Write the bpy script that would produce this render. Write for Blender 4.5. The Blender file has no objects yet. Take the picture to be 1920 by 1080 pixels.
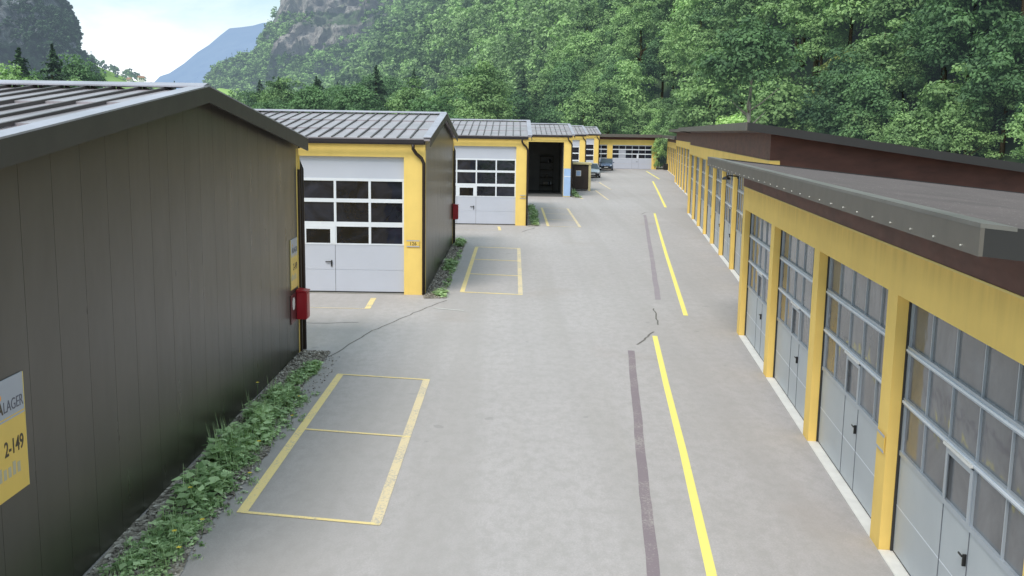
import bpy, math, random
import numpy as np
from mathutils import Vector, Matrix
random.seed(7)
RS = np.random.RandomState(11)
sc = bpy.context.scene
col = sc.collection
R = math.radians

# ------------------------------------------------------------------ materials
def mk(name):
    m = bpy.data.materials.new(name); m.use_nodes = True
    nt = m.node_tree; nt.nodes.clear()
    out = nt.nodes.new('ShaderNodeOutputMaterial')
    return m, nt, out
def N(nt, t, **kw):
    n = nt.nodes.new(t)
    for k, v in kw.items():
        if k.startswith('i_'): n.inputs[k[2:].replace('_', ' ')].default_value = v
        else: setattr(n, k, v)
    return n
def L(nt, a, b): nt.links.new(a, b)
def ramp(nt, fac, stops):
    r = nt.nodes.new('ShaderNodeValToRGB'); L(nt, fac, r.inputs[0])
    e = r.color_ramp.elements
    while len(e) < len(stops): e.new(.5)
    for k, (p, c) in enumerate(stops):
        e[k].position = p; e[k].color = (*c, 1) if len(c) == 3 else c
    return r.outputs[0]
def noise(nt, scale, detail=4, rough=.55, vec=None, dist=0):
    n = N(nt, 'ShaderNodeTexNoise'); n.inputs['Scale'].default_value = scale
    n.inputs['Detail'].default_value = detail; n.inputs['Roughness'].default_value = rough
    n.inputs['Distortion'].default_value = dist
    if vec is not None: L(nt, vec, n.inputs['Vector'])
    return n.outputs['Fac']
def objco(nt, scale=(1, 1, 1)):
    t = N(nt, 'ShaderNodeTexCoord'); mp = N(nt, 'ShaderNodeMapping')
    mp.inputs['Scale'].default_value = scale; L(nt, t.outputs['Object'], mp.inputs['Vector'])
    return mp.outputs[0]
def mix(nt, fac, a, b, mode='MIX'):
    m = N(nt, 'ShaderNodeMix', data_type='RGBA', blend_type=mode)
    for inp, v in ((m.inputs[0], fac), (m.inputs[6], a), (m.inputs[7], b)):
        if hasattr(v, 'links'): L(nt, v, inp)
        elif isinstance(v, (int, float)): inp.default_value = v
        else: inp.default_value = (*v, 1)
    return m.outputs[2]
def math_(nt, op, a, b=0.0, clamp=False):
    m = N(nt, 'ShaderNodeMath', operation=op); m.use_clamp = clamp
    for i, v in enumerate((a, b)):
        if hasattr(v, 'links'): L(nt, v, m.inputs[i])
        else: m.inputs[i].default_value = v
    return m.outputs[0]
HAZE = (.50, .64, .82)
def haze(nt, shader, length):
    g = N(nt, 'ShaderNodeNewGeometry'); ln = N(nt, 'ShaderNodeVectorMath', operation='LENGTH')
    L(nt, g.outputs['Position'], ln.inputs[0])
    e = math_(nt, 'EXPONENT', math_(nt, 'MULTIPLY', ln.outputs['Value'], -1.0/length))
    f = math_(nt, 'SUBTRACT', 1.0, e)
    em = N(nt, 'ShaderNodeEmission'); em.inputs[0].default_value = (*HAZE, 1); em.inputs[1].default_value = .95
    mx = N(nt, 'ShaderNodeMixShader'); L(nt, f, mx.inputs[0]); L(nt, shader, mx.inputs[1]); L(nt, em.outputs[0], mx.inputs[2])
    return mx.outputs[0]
def bump(nt, height, strength=.3, dist=.02):
    b = N(nt, 'ShaderNodeBump'); b.inputs['Strength'].default_value = strength; b.inputs['Distance'].default_value = dist
    L(nt, height, b.inputs['Height']); return b.outputs[0]
def paint(name, c, rough=.5, metal=0.0, var=.12, nscale=1.5, spec=.5, bumpk=0, stretch=(1, 1, 1), dirt=None, dirtz=0, wob=0, streak=0, topz=0):
    """painted / coated surface with gentle procedural wear"""
    m, nt, out = mk(name)
    b = N(nt, 'ShaderNodeBsdfPrincipled'); b.inputs['Metallic'].default_value = metal
    b.inputs['Specular IOR Level'].default_value = spec
    v = objco(nt, stretch)
    f = noise(nt, nscale, 6, .6, v)
    lo = tuple(x*(1-var) for x in c); hi = tuple(min(1, x*(1+var)) for x in c)
    cc = ramp(nt, f, [(.3, lo), (.7, hi)])
    if dirt:
        z = N(nt, 'ShaderNodeSeparateXYZ'); L(nt, objco(nt), z.inputs[0])
        f2 = noise(nt, 3, 5, .6, objco(nt, (1, 1, .4)))
        k = math_(nt, 'SUBTRACT', math_(nt, 'ADD', dirtz, math_(nt, 'MULTIPLY', f2, .5)), z.outputs[2], clamp=True)
        k = math_(nt, 'MULTIPLY', k, 1.2, clamp=True)
        cc = mix(nt, k, cc, dirt)
    if streak:
        sn = noise(nt, 5, 5, .65, objco(nt, (1, 1, .07)))
        cc = mix(nt, math_(nt, 'MULTIPLY', ramp(nt, sn, [(.5, (0, 0, 0)), (.75, (1, 1, 1))]), streak), cc, tuple(x*.55 for x in c))
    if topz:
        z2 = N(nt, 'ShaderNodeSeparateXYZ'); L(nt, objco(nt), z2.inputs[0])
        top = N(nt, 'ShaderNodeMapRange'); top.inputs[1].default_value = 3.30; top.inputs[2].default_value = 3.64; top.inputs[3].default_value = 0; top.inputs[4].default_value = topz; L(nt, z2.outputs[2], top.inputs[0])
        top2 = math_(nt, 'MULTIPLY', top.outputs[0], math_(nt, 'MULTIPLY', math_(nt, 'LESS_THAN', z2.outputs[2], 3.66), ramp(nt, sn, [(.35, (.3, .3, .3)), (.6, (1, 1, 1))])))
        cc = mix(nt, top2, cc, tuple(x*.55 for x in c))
    L(nt, cc, b.inputs['Base Color'])
    rr = math_(nt, 'ADD', rough-.08, math_(nt, 'MULTIPLY', noise(nt, 4, 4, .6, v), .16))
    L(nt, rr, b.inputs['Roughness'])
    if bumpk: L(nt, bump(nt, noise(nt, 60, 3, .6, objco(nt)), bumpk, .01), b.inputs['Normal'])
    elif wob: L(nt, bump(nt, noise(nt, 1.6, 2, .5, objco(nt)), wob, .05), b.inputs['Normal'])
    L(nt, b.outputs[0], out.inputs[0]); return m

M = {}
M['yellow'] = paint('yellow_render', (.88, .64, .195), .75, var=.07, nscale=.8, bumpk=.15, dirt=(.36, .25, .08), dirtz=-.15, spec=.3, streak=.10)
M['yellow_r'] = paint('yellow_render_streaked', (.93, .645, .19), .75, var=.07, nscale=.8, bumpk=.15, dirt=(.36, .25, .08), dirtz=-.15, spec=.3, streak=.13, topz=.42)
M['yellow_top'] = paint('yellow_trim', (.80, .62, .22), .6, var=.05)
M['siding'] = paint('brown_siding', (.068, .061, .052), .30, var=.14, nscale=.7, stretch=(1, 1, .15), dirt=(.030, .033, .020), dirtz=.55, wob=.12)
M['groove'] = paint('dark_groove', (.040, .036, .031), .7)
M['verge'] = paint('verge_metal', (.060, .054, .050), .5, var=.1)
M['verge_shaded'] = paint('shaded_edge_metal', (.026, .025, .026), .6, var=.1)  # fascia metal darkened for the row ends, their shade put into the colour
M['fascia'] = paint('grey_fascia', (.125, .112, .10), .45, var=.12, nscale=.6)
M['brown'] = paint('brown_cladding', (.125, .048, .036), .55, var=.3, nscale=1.2, stretch=(1, 1, 3))
M['gutter'] = paint('gutter_metal', (.035, .030, .036), .35, metal=.3)
M['pipe'] = paint('downpipe_metal', (.030, .020, .018), .4, metal=.2)
M['door'] = paint('door_panel', (.51, .54, .64), .42, var=.035, nscale=.7, dirt=(.40, .41, .44), dirtz=-.2)
M['door_r'] = paint('door_panel_grey', (.47, .505, .545), .45, var=.05, nscale=.9, dirt=(.38, .38, .39), dirtz=-.1)
M['frame'] = paint('door_frame_white', (.72, .76, .84), .35, var=.04)
M['alu'] = paint('door_bar_aluminium', (.46, .51, .58), .35, metal=.35, var=.06)
M['seam'] = paint('seam_dark', (.13, .14, .17), .6)
M['seal'] = paint('rubber_seal', (.03, .03, .032), .7)
M['white'] = paint('white_threshold', (.80, .78, .76), .6, var=.08, nscale=3)
M['black'] = paint('black_plastic', (.015, .015, .016), .4)
M['red'] = paint('red_cabinet', (.36, .012, .022), .35, var=.08)
M['darkred'] = paint('dark_red_patch', (.12, .03, .035), .4, var=.1)
M['sign_y'] = paint('sign_yellow', (.80, .55, .12), .4, var=.04)
M['sign_g'] = paint('sign_grey', (.42, .44, .52), .4, var=.05)
M['ink'] = paint('sign_ink', (.07, .05, .03), .5)
M['ink_grey'] = paint('sign_ink_grey', (.12, .12, .16), .5)
M['ghost'] = paint('sign_faded_ink', (.50, .45, .33), .5)
M['orange'] = paint('sign_orange', (.85, .42, .06), .5)
M['concrete'] = paint('concrete', (.30, .29, .27), .8, var=.15)
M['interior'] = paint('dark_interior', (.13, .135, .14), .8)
M['blue'] = paint('pale_blue_sheet', (.36, .52, .80), .45, var=.08)
M['shed'] = paint('shed_brown', (.035, .022, .018), .5)
M['cream'] = paint('cream_timber', (.62, .54, .30), .7)
M['tile'] = paint('roof_tile', (.32, .20, .16), .8)
M['screw'] = paint('screw_head', (.75, .75, .72), .3, metal=.6)
M['bark'] = paint('bark', (.11, .085, .06), .9, var=.35, nscale=4, stretch=(1, 1, .3))
M['palebark'] = paint('pale_bark', (.36, .34, .29), .9, var=.2, nscale=4)

def roof_mat(name, c, rough, metal=.0, spec=.5, nsc=.9, speck=0.0):
    m, nt, out = mk(name)
    b = N(nt, 'ShaderNodeBsdfPrincipled'); b.inputs['Metallic'].default_value = metal
    b.inputs['Specular IOR Level'].default_value = spec
    v = objco(nt)
    f = noise(nt, nsc, 6, .65, v); f2 = noise(nt, 14, 3, .6, v)
    cc = ramp(nt, f, [(.3, tuple(x*.8 for x in c)), (.7, tuple(x*1.2 for x in c))])
    cc = mix(nt, math_(nt, 'MULTIPLY', f2, .08), cc, tuple(min(1, x*1.6) for x in c))
    sp_ = noise(nt, 22, 2, .4, v)
    cc = mix(nt, math_(nt, 'MULTIPLY', ramp(nt, sp_, [(.70, (0, 0, 0)), (.73, (1, 1, 1))]), speck), cc, (.55, .53, .50))
    L(nt, cc, b.inputs['Base Color'])
    L(nt, math_(nt, 'ADD', rough-.1, math_(nt, 'MULTIPLY', f, .2)), b.inputs['Roughness'])
    L(nt, b.outputs[0], out.inputs[0]); return m
M['roof'] = roof_mat('roof_sheet', (.37, .335, .365), .36, .3)
M['rib'] = roof_mat('roof_rib', (.085, .075, .075), .5, .2)
M['flat'] = roof_mat('flat_roof_membrane', (.115, .092, .092), .72, speck=.7)
M['flash_pale'] = roof_mat('pale_flashing', (.42, .41, .48), .38, .3)
M['flash'] = roof_mat('flashing_metal', (.21, .20, .19), .5, .4)

def glass(name, base, rough=.06, wob=.25, tint=.2):
    m, nt, out = mk(name)
    b = N(nt, 'ShaderNodeBsdfPrincipled')
    v = objco(nt)
    f = noise(nt, 1.1, 5, .6, v, .6)
    L(nt, ramp(nt, f, [(.35, tuple(x*(1-tint) for x in base)), (.7, tuple(x*(1+tint*1.6) for x in base))]), b.inputs['Base Color'])
    b.inputs['Roughness'].default_value = rough
    b.inputs['IOR'].default_value = 1.5
    L(nt, bump(nt, noise(nt, 2.2, 2, .5, v, .4), wob, .03), b.inputs['Normal'])
    L(nt, b.outputs[0], out.inputs[0]); return m
M['glass'] = glass('dark_glazing', (.014, .016, .026), .05, .34, .7)
M['acryl'] = glass('smoky_acrylic', (.15, .152, .165), .05, .32, .22)
M['carglass'] = glass('car_glass', (.05, .07, .09), .05, 0.0)

# asphalt
def asphalt():
    m, nt, out = mk('asphalt')
    b = N(nt, 'ShaderNodeBsdfPrincipled')
    v = objco(nt)
    big = noise(nt, .10, 5, .6, v, .5)
    mid = noise(nt, .7, 6, .65, v)
    streak = noise(nt, .8, 5, .6, objco(nt, (1.6, .12, 1)))
    fine = noise(nt, 42, 3, .75, v)
    grit = noise(nt, 15, 4, .8, v)
    c = ramp(nt, big, [(.3, (.455, .422, .430)), (.7, (.54, .502, .512))])
    c = mix(nt, math_(nt, 'MULTIPLY', ramp(nt, mid, [(.42, (0, 0, 0)), (.72, (1, 1, 1))]), .34), c, (.40, .378, .378))
    c = mix(nt, math_(nt, 'MULTIPLY', ramp(nt, streak, [(.5, (0, 0, 0)), (.68, (1, 1, 1))]), .35), c, (.45, .415, .40))
    c = mix(nt, math_(nt, 'MULTIPLY', ramp(nt, fine, [(.35, (1, 1, 1)), (.6, (0, 0, 0))]), .42), c, (.30, .285, .285))
    c = mix(nt, math_(nt, 'MULTIPLY', ramp(nt, grit, [(.55, (0, 0, 0)), (.75, (1, 1, 1))]), .35), c, (.56, .54, .52))
    lump = noise(nt, 5.5, 4, .75, objco(nt, (1, .55, 1)))
    c = mix(nt, math_(nt, 'MULTIPLY', ramp(nt, lump, [(.38, (1, 1, 1)), (.58, (0, 0, 0))]), .52), c, (.36, .338, .332))
    tr = noise(nt, .9, 4, .5, objco(nt, (1, .03, 1)))
    c = mix(nt, math_(nt, 'MULTIPLY', ramp(nt, tr, [(.45, (0, 0, 0)), (.62, (1, 1, 1))]), .50), c, (.375, .350, .345))
    st = noise(nt, .33, 3, .5, objco(nt, (1, .8, 1)), .3)
    c = mix(nt, math_(nt, 'MULTIPLY', ramp(nt, st, [(.60, (0, 0, 0)), (.72, (1, 1, 1))]), .30), c, (.36, .30, .27))
    oil = noise(nt, 1.9, 2, .4, objco(nt), .2)
    c = mix(nt, math_(nt, 'MULTIPLY', ramp(nt, oil, [(.735, (0, 0, 0)), (.76, (1, 1, 1))]), .35), c, (.22, .21, .21))
    # soft shade beside the left garage wall, painted into the asphalt colour
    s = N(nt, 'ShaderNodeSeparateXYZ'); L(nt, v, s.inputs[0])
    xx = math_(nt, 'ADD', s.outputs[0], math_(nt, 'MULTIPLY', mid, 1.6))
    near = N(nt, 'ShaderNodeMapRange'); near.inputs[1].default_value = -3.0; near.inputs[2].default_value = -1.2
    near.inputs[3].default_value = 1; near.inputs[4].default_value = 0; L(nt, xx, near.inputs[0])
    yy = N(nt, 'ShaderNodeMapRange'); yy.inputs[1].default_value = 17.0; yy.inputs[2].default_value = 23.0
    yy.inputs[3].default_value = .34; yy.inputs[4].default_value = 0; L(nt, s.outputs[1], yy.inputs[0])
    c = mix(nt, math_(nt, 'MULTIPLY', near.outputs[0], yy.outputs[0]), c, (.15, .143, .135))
    L(nt, c, b.inputs['Base Color'])
    b.inputs['Roughness'].default_value = .74; b.inputs['Specular IOR Level'].default_value = .5
    L(nt, bump(nt, fine, .5, .006), b.inputs['Normal'])
    L(nt, b.outputs[0], out.inputs[0]); return m
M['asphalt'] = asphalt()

def marking(name, c, wear):
    """road paint worn down to the asphalt below it"""
    m, nt, out = mk(name)
    b = N(nt, 'ShaderNodeBsdfPrincipled'); v = objco(nt)
    f = noise(nt, 26, 5, .8, v); g = noise(nt, 1.4, 4, .6, v)
    k = ramp(nt, math_(nt, 'ADD', math_(nt, 'MULTIPLY', f, .65), math_(nt, 'MULTIPLY', g, .35)), [(wear-.06, (1, 1, 1)), (wear+.06, (0, 0, 0))])
    base = mix(nt, math_(nt, 'MULTIPLY', g, .25), c, tuple(x*.75 for x in c))
    L(nt, mix(nt, k, base, (.44, .41, .38)), b.inputs['Base Color'])
    b.inputs['Roughness'].default_value = .7
    L(nt, b.outputs[0], out.inputs[0]); return m
M['line_bright'] = marking('bright_yellow_paint', (.95, .83, .22), .37)
M['line_worn'] = marking('worn_yellow_paint', (.90, .72, .33), .43)
M['line_faint'] = marking('faint_yellow_paint', (.80, .66, .42), .46)
M['line_white'] = marking('faint_white_paint', (.62, .62, .61), .47)
M['tar'] = marking('joint_tar', (.255, .205, .232), .43)
M['tar_faint'] = marking('joint_tar_faint', (.33, .28, .315), .42)
M['crack'] = paint('crack', (.17, .16, .15), .9, var=.3, nscale=8)

def ground_mat():
    m, nt, out = mk('meadow')
    b = N(nt, 'ShaderNodeBsdfPrincipled'); v = objco(nt)
    c = ramp(nt, noise(nt, .03, 6, .6, v), [(.35, (.09, .17, .035)), (.65, (.20, .32, .07))])
    c = mix(nt, math_(nt, 'MULTIPLY', noise(nt, 2, 5, .7, v), .4), c, (.05, .09, .02))
    L(nt, c, b.inputs['Base Color']); b.inputs['Roughness'].default_value = .95
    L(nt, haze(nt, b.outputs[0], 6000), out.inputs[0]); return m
M['meadow'] = ground_mat()
M['bright_meadow'] = paint('bright_meadow', (.27, .42, .14), .95, nscale=.05, var=.15)
def forest_floor():
    m, nt, out = mk('forest_floor')
    b = N(nt, 'ShaderNodeBsdfPrincipled'); v = objco(nt)
    c = ramp(nt, noise(nt, .06, 8, .7, v), [(.35, (.025, .04, .018)), (.65, (.06, .10, .04))])
    L(nt, c, b.inputs['Base Color']); b.inputs['Roughness'].default_value = .95; b.inputs['Specular IOR Level'].default_value = .1
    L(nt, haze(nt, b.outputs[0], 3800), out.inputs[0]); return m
M['floor'] = forest_floor()
def rock_mat(name, green, length, tint=(1, 1, 1), gth=.5):
    m, nt, out = mk(name)
    b = N(nt, 'ShaderNodeBsdfPrincipled')
    g = N(nt, 'ShaderNodeNewGeometry')
    mp = N(nt, 'ShaderNodeMapping'); mp.inputs['Scale'].default_value = (1, 1, .55); L(nt, g.outputs['Position'], mp.inputs[0])
    v = mp.outputs[0]
    f = noise(nt, .045, 9, .72, v, .8)
    strata = noise(nt, .03, 7, .7, (lambda mm: (mm.inputs['Scale'].__setattr__('default_value', (.5, .5, 3.2)), L(nt, g.outputs['Position'], mm.inputs[0]), mm.outputs[0])[2])(N(nt, 'ShaderNodeMapping')))
    c = ramp(nt, f, [(.34, (.15, .14, .135)), (.48, (.36, .335, .31)), (.62, (.66, .61, .56))])
    c = mix(nt, .45, c, ramp(nt, strata, [(.40, (.16, .15, .14)), (.58, (.60, .55, .50))]))
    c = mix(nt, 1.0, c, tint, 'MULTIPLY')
    veg = noise(nt, .02, 8, .68, v, .4)
    att = N(nt, 'ShaderNodeAttribute'); att.attribute_name = 'veg'
    k = ramp(nt, math_(nt, 'ADD', math_(nt, 'MULTIPLY', veg, 1.0), math_(nt, 'SUBTRACT', att.outputs['Fac'], .5)), [(gth-.06, (0, 0, 0)), (gth+.06, (1, 1, 1))])
    gc = ramp(nt, noise(nt, .16, 8, .8, v), [(.35, tuple(x*.45 for x in green)), (.62, tuple(x*1.4 for x in green))])
    L(nt, mix(nt, k, c, gc), b.inputs['Base Color'])
    b.inputs['Roughness'].default_value = .95; b.inputs['Specular IOR Level'].default_value = .1
    L(nt, bump(nt, f, 1.0, 14), b.inputs['Normal'])
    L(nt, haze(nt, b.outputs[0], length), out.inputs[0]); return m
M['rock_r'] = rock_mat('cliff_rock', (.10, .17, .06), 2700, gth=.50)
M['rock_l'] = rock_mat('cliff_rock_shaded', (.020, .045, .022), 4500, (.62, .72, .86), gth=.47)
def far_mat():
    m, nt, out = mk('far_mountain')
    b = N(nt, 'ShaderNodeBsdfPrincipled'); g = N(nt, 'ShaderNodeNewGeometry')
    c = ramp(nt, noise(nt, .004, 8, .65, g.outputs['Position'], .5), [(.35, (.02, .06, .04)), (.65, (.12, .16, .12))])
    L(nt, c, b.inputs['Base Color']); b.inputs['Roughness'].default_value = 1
    em = N(nt, 'ShaderNodeEmission'); em.inputs[0].default_value = (.42, .60, .90, 1); em.inputs[1].default_value = .95  # pale blue aerial haze mixed into the mountain as emission
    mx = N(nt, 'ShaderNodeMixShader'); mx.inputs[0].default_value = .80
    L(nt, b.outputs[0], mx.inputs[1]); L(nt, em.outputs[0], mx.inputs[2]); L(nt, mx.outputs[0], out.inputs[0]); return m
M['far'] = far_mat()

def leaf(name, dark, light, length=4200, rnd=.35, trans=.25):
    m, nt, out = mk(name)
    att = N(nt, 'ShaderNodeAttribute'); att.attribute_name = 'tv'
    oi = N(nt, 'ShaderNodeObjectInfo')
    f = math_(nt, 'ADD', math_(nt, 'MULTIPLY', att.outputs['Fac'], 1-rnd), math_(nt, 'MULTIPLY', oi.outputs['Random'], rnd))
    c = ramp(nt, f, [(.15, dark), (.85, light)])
    d = N(nt, 'ShaderNodeBsdfPrincipled'); L(nt, c, d.inputs['Base Color']); d.inputs['Roughness'].default_value = .6
    d.inputs['Specular IOR Level'].default_value = .25
    t = N(nt, 'ShaderNodeBsdfTranslucent')
    L(nt, mix(nt, 1.0, c, (1.0, 1.15, .5), 'MULTIPLY'), t.inputs[0])
    mx = N(nt, 'ShaderNodeMixShader'); mx.inputs[0].default_value = trans
    L(nt, d.outputs[0], mx.inputs[1]); L(nt, t.outputs[0], mx.inputs[2])
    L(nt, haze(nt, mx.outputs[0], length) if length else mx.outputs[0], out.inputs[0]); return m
M['leaf_pale'] = leaf('leaves_pale_green', (.15, .26, .11), (.46, .68, .28))
M['leaf_mid'] = leaf('leaves_mid_green', (.09, .17, .07), (.31, .48, .19))
M['leaf_dark'] = leaf('leaves_dark_green', (.042, .095, .045), (.17, .31, .13))
M['leaf_yellow'] = leaf('leaves_yellow_green', (.16, .20, .05), (.52, .54, .16))
M['leaf_bright'] = leaf('leaves_bright_green', (.20, .34, .10), (.58, .82, .32))
M['needle'] = leaf('spruce_needles', (.018, .045, .022), (.065, .125, .055), trans=.1)
M['leaf_forest'] = leaf('leaves_forest_mass', (.04, .085, .04), (.40, .60, .25), 3600, rnd=0)
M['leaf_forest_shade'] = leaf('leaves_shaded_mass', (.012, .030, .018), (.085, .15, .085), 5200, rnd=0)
M['weed'] = leaf('weed_leaves', (.16, .26, .11), (.62, .80, .45), None, rnd=0, trans=.2)
M['flower'] = paint('yellow_petals', (.85, .65, .06), .6)
def gravel_mat():
    m, nt, out = mk('gravel')
    b = N(nt, 'ShaderNodeBsdfPrincipled'); v = objco(nt)
    vo = N(nt, 'ShaderNodeTexVoronoi'); vo.inputs['Scale'].default_value = 16; L(nt, v, vo.inputs['Vector'])
    s = N(nt, 'ShaderNodeSeparateColor'); L(nt, vo.outputs['Color'], s.inputs[0])
    c = ramp(nt, s.outputs[0], [(.0, (.16, .14, .12)), (.6, (.36, .325, .285)), (1, (.60, .56, .51))])
    L(nt, c, b.inputs['Base Color']); b.inputs['Roughness'].default_value = .9
    L(nt, bump(nt, vo.outputs['Distance'], 1, .05), b.inputs['Normal'])
    L(nt, b.outputs[0], out.inputs[0]); return m
M['gravel'] = gravel_mat()

# ------------------------------------------------------------------ mesh helpers
class MB:
    def __init__(s): s.v = []; s.f = []; s.mi = []; s.mats = []
    def m(s, mat):
        if mat not in s.mats: s.mats.append(mat)
        return s.mats.index(mat)
    def poly(s, pts, mat):
        i = len(s.v); s.v += [tuple(p) for p in pts]; s.f.append(tuple(range(i, i+len(pts)))); s.mi.append(s.m(mat))
    def box(s, x0, x1, y0, y1, z0, z1, mat):
        i = len(s.v); k = s.m(mat)
        s.v += [(x0, y0, z0), (x1, y0, z0), (x1, y1, z0), (x0, y1, z0), (x0, y0, z1), (x1, y0, z1), (x1, y1, z1), (x0, y1, z1)]
        for q in ((0, 3, 2, 1), (4, 5, 6, 7), (0, 1, 5, 4), (1, 2, 6, 5), (2, 3, 7, 6), (3, 0, 4, 7)):
            s.f.append(tuple(i+a for a in q)); s.mi.append(k)
    def prism(s, pts, axis, a, b, mat):
        """polygon pts (2D) extruded from a to b along axis 'x','y' or 'z'"""
        k = s.m(mat); n = len(pts); i = len(s.v)
        def P(p, t):
            return {'x': (t, p[0], p[1]), 'y': (p[0], t, p[1]), 'z': (p[0], p[1], t)}[axis]
        s.v += [P(p, a) for p in pts] + [P(p, b) for p in pts]
        s.f.append(tuple(range(i, i+n))[::-1]); s.f.append(tuple(range(i+n, i+2*n))); s.mi += [k, k]
        for j in range(n):
            j2 = (j+1) % n; s.f.append((i+j, i+j2, i+n+j2, i+n+j)); s.mi.append(k)
    def tube(s, pts, r, mat, n=10):
        k = s.m(mat); pts = [Vector(p) for p in pts]; rings = []
        rr = r if isinstance(r, (list, tuple)) else [r]*len(pts)
        for j, p in enumerate(pts):
            d = (pts[min(j+1, len(pts)-1)]-pts[max(j-1, 0)]).normalized()
            a = d.orthogonal().normalized() if j == 0 else (rings_a - d*rings_a.dot(d)).normalized()
            rings_a = a; b = d.cross(a); i = len(s.v)
            s.v += [tuple(p+(a*math.cos(t*2*math.pi/n)+b*math.sin(t*2*math.pi/n))*rr[j]) for t in range(n)]
            rings.append(i)
        for j in range(len(pts)-1):
            for t in range(n):
                s.f.append((rings[j]+t, rings[j]+(t+1) % n, rings[j+1]+(t+1) % n, rings[j+1]+t)); s.mi.append(k)
        s.f.append(tuple(rings[0]+t for t in range(n))[::-1]); s.f.append(tuple(rings[-1]+t for t in range(n))); s.mi += [k, k]
    def build(s, name, parent=None, smooth=False, bevel=0):
        me = bpy.data.meshes.new(name); me.from_pydata(s.v, [], s.f)
        for mt in s.mats: me.materials.append(mt if not isinstance(mt, str) else M[mt])
        me.polygons.foreach_set('material_index', s.mi)
        me.update()
        import bmesh
        bm = bmesh.new(); bm.from_mesh(me); bmesh.ops.recalc_face_normals(bm, faces=bm.faces); bm.to_mesh(me); bm.free()
        if smooth: me.polygons.foreach_set('use_smooth', [True]*len(me.polygons))
        o = bpy.data.objects.new(name, me); col.objects.link(o)
        if parent: o.parent = parent
        if bevel:
            bv = o.modifiers.new('bevel', 'BEVEL'); bv.width = bevel; bv.segments = 2; bv.limit_method = 'ANGLE'
        return o
def tag(o, label=None, cat=None, group=None, kind=None):
    if label: o['label'] = label
    if cat: o['category'] = cat
    if group: o['group'] = group
    if kind: o['kind'] = kind
    return o
def thing(name, label, cat, loc=(0, 0, 0), rz=0, group=None):
    o = bpy.data.objects.new(name, None); o.empty_display_size = .3; col.objects.link(o)
    o.location = loc; o.rotation_euler = (0, 0, rz)
    return tag(o, label, cat, group)
def np_mesh(name, V, F, mat, parent=None, attr=None, attrname='tv'):
    """V (n,3), F (m,k) quads or tris, attr per face -> corner-less face attribute"""
    me = bpy.data.meshes.new(name)
    k = F.shape[1]
    me.vertices.add(len(V)); me.vertices.foreach_set('co', V.astype(np.float32).ravel())
    me.loops.add(F.size); me.loops.foreach_set('vertex_index', F.astype(np.int32).ravel())
    me.polygons.add(len(F)); me.polygons.foreach_set('loop_start', np.arange(0, F.size, k, dtype=np.int32))
    me.update(calc_edges=True); me.validate()
    if attr is not None:
        a = me.attributes.new(attrname, 'FLOAT', 'FACE' if len(attr) == len(F) else 'POINT'); a.data.foreach_set('value', attr.astype(np.float32))
    me.materials.append(M[mat])
    o = bpy.data.objects.new(name, me); col.objects.link(o)
    if parent: o.parent = parent
    return o
def text_part(s, size, mat, parent, M4, name='lettering', align='RIGHT', bold=0, sx=1):
    cu = bpy.data.curves.new(name, 'FONT'); cu.body = s; cu.size = size; cu.align_x = align; cu.offset = bold; cu.extrude = .0015
    t = bpy.data.objects.new(name, cu); col.objects.link(t)
    dg = bpy.context.evaluated_depsgraph_get(); me = bpy.data.meshes.new_from_object(t.evaluated_get(dg))
    bpy.data.objects.remove(t)
    me.transform(M4 @ Matrix.Diagonal((sx, 1, 1, 1))); me.materials.clear(); me.materials.append(M[mat])
    o = bpy.data.objects.new(name, me); col.objects.link(o); o.parent = parent
    return o

# ------------------------------------------------------------------ ground and markings
def sheet(name, pts, z, mat, kind='structure'):
    b = MB(); b.poly([(x, y, z) for x, y in pts], mat); o = b.build(name); tag(o, kind=kind)
    if o.data.polygons[0].normal.z < 0: o.data.flip_normals()
    return o
sheet('ground', [(-9000, -600), (9000, -600), (9000, 9000), (-9000, 9000)], -.03, 'meadow')
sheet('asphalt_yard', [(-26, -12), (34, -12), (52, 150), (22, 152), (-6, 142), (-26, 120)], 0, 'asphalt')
nmark = [0]
def strip(pts, w, mat, name, z=.004):
    """a painted strip of width w along pts; each later call lies a hair higher so crossings never coincide"""
    nmark[0] += 1; z += .0004*nmark[0] % .004
    b = MB(); n = len(pts); Lf, Rt = [], []
    for j, p in enumerate(pts):
        a = Vector(pts[max(j-1, 0)]); c = Vector(pts[min(j+1, n-1)]); d = (c-a).normalized(); nn = Vector((d.y, -d.x))
        Lf.append(Vector(p)-nn*w/2); Rt.append(Vector(p)+nn*w/2)
    for j in range(n-1):
        b.poly([(Lf[j].x, Lf[j].y, z), (Rt[j].x, Rt[j].y, z), (Rt[j+1].x, Rt[j+1].y, z), (Lf[j+1].x, Lf[j+1].y, z)], mat)
    o = b.build(name); return tag(o, kind='structure')
def rough(pts, amp, step):
    out = []
    for a, b_ in zip(pts, pts[1:]):
        n = max(1, int(math.dist(a, b_)/step))
        for k in range(n):
            t = k/n; out.append((a[0]+(b_[0]-a[0])*t+random.uniform(-amp, amp), a[1]+(b_[1]-a[1])*t+random.uniform(-amp, amp)))
    out.append(pts[-1]); return out
lw = 'yellow_lane_line'
strip([(3.50, 23.78), (3.07, 19.1), (2.70, 14.85), (2.29, 10.5), (2.10, 7.5)], .12, 'line_bright', lw)
strip([(8.67, 61.0), (7.4, 50.2), (6.20, 39.74), (5.45, 33.0), (4.73, 26.57)], .13, 'line_bright', lw)
strip([(14.12, 101.5), (12.1, 83.5), (10.10, 66.0)], .17, 'line_bright', lw)
strip([(16.9, 127.8), (15.5, 106.4)], .18, 'line_bright', lw)
bay = 'parking_bay_line'
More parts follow.
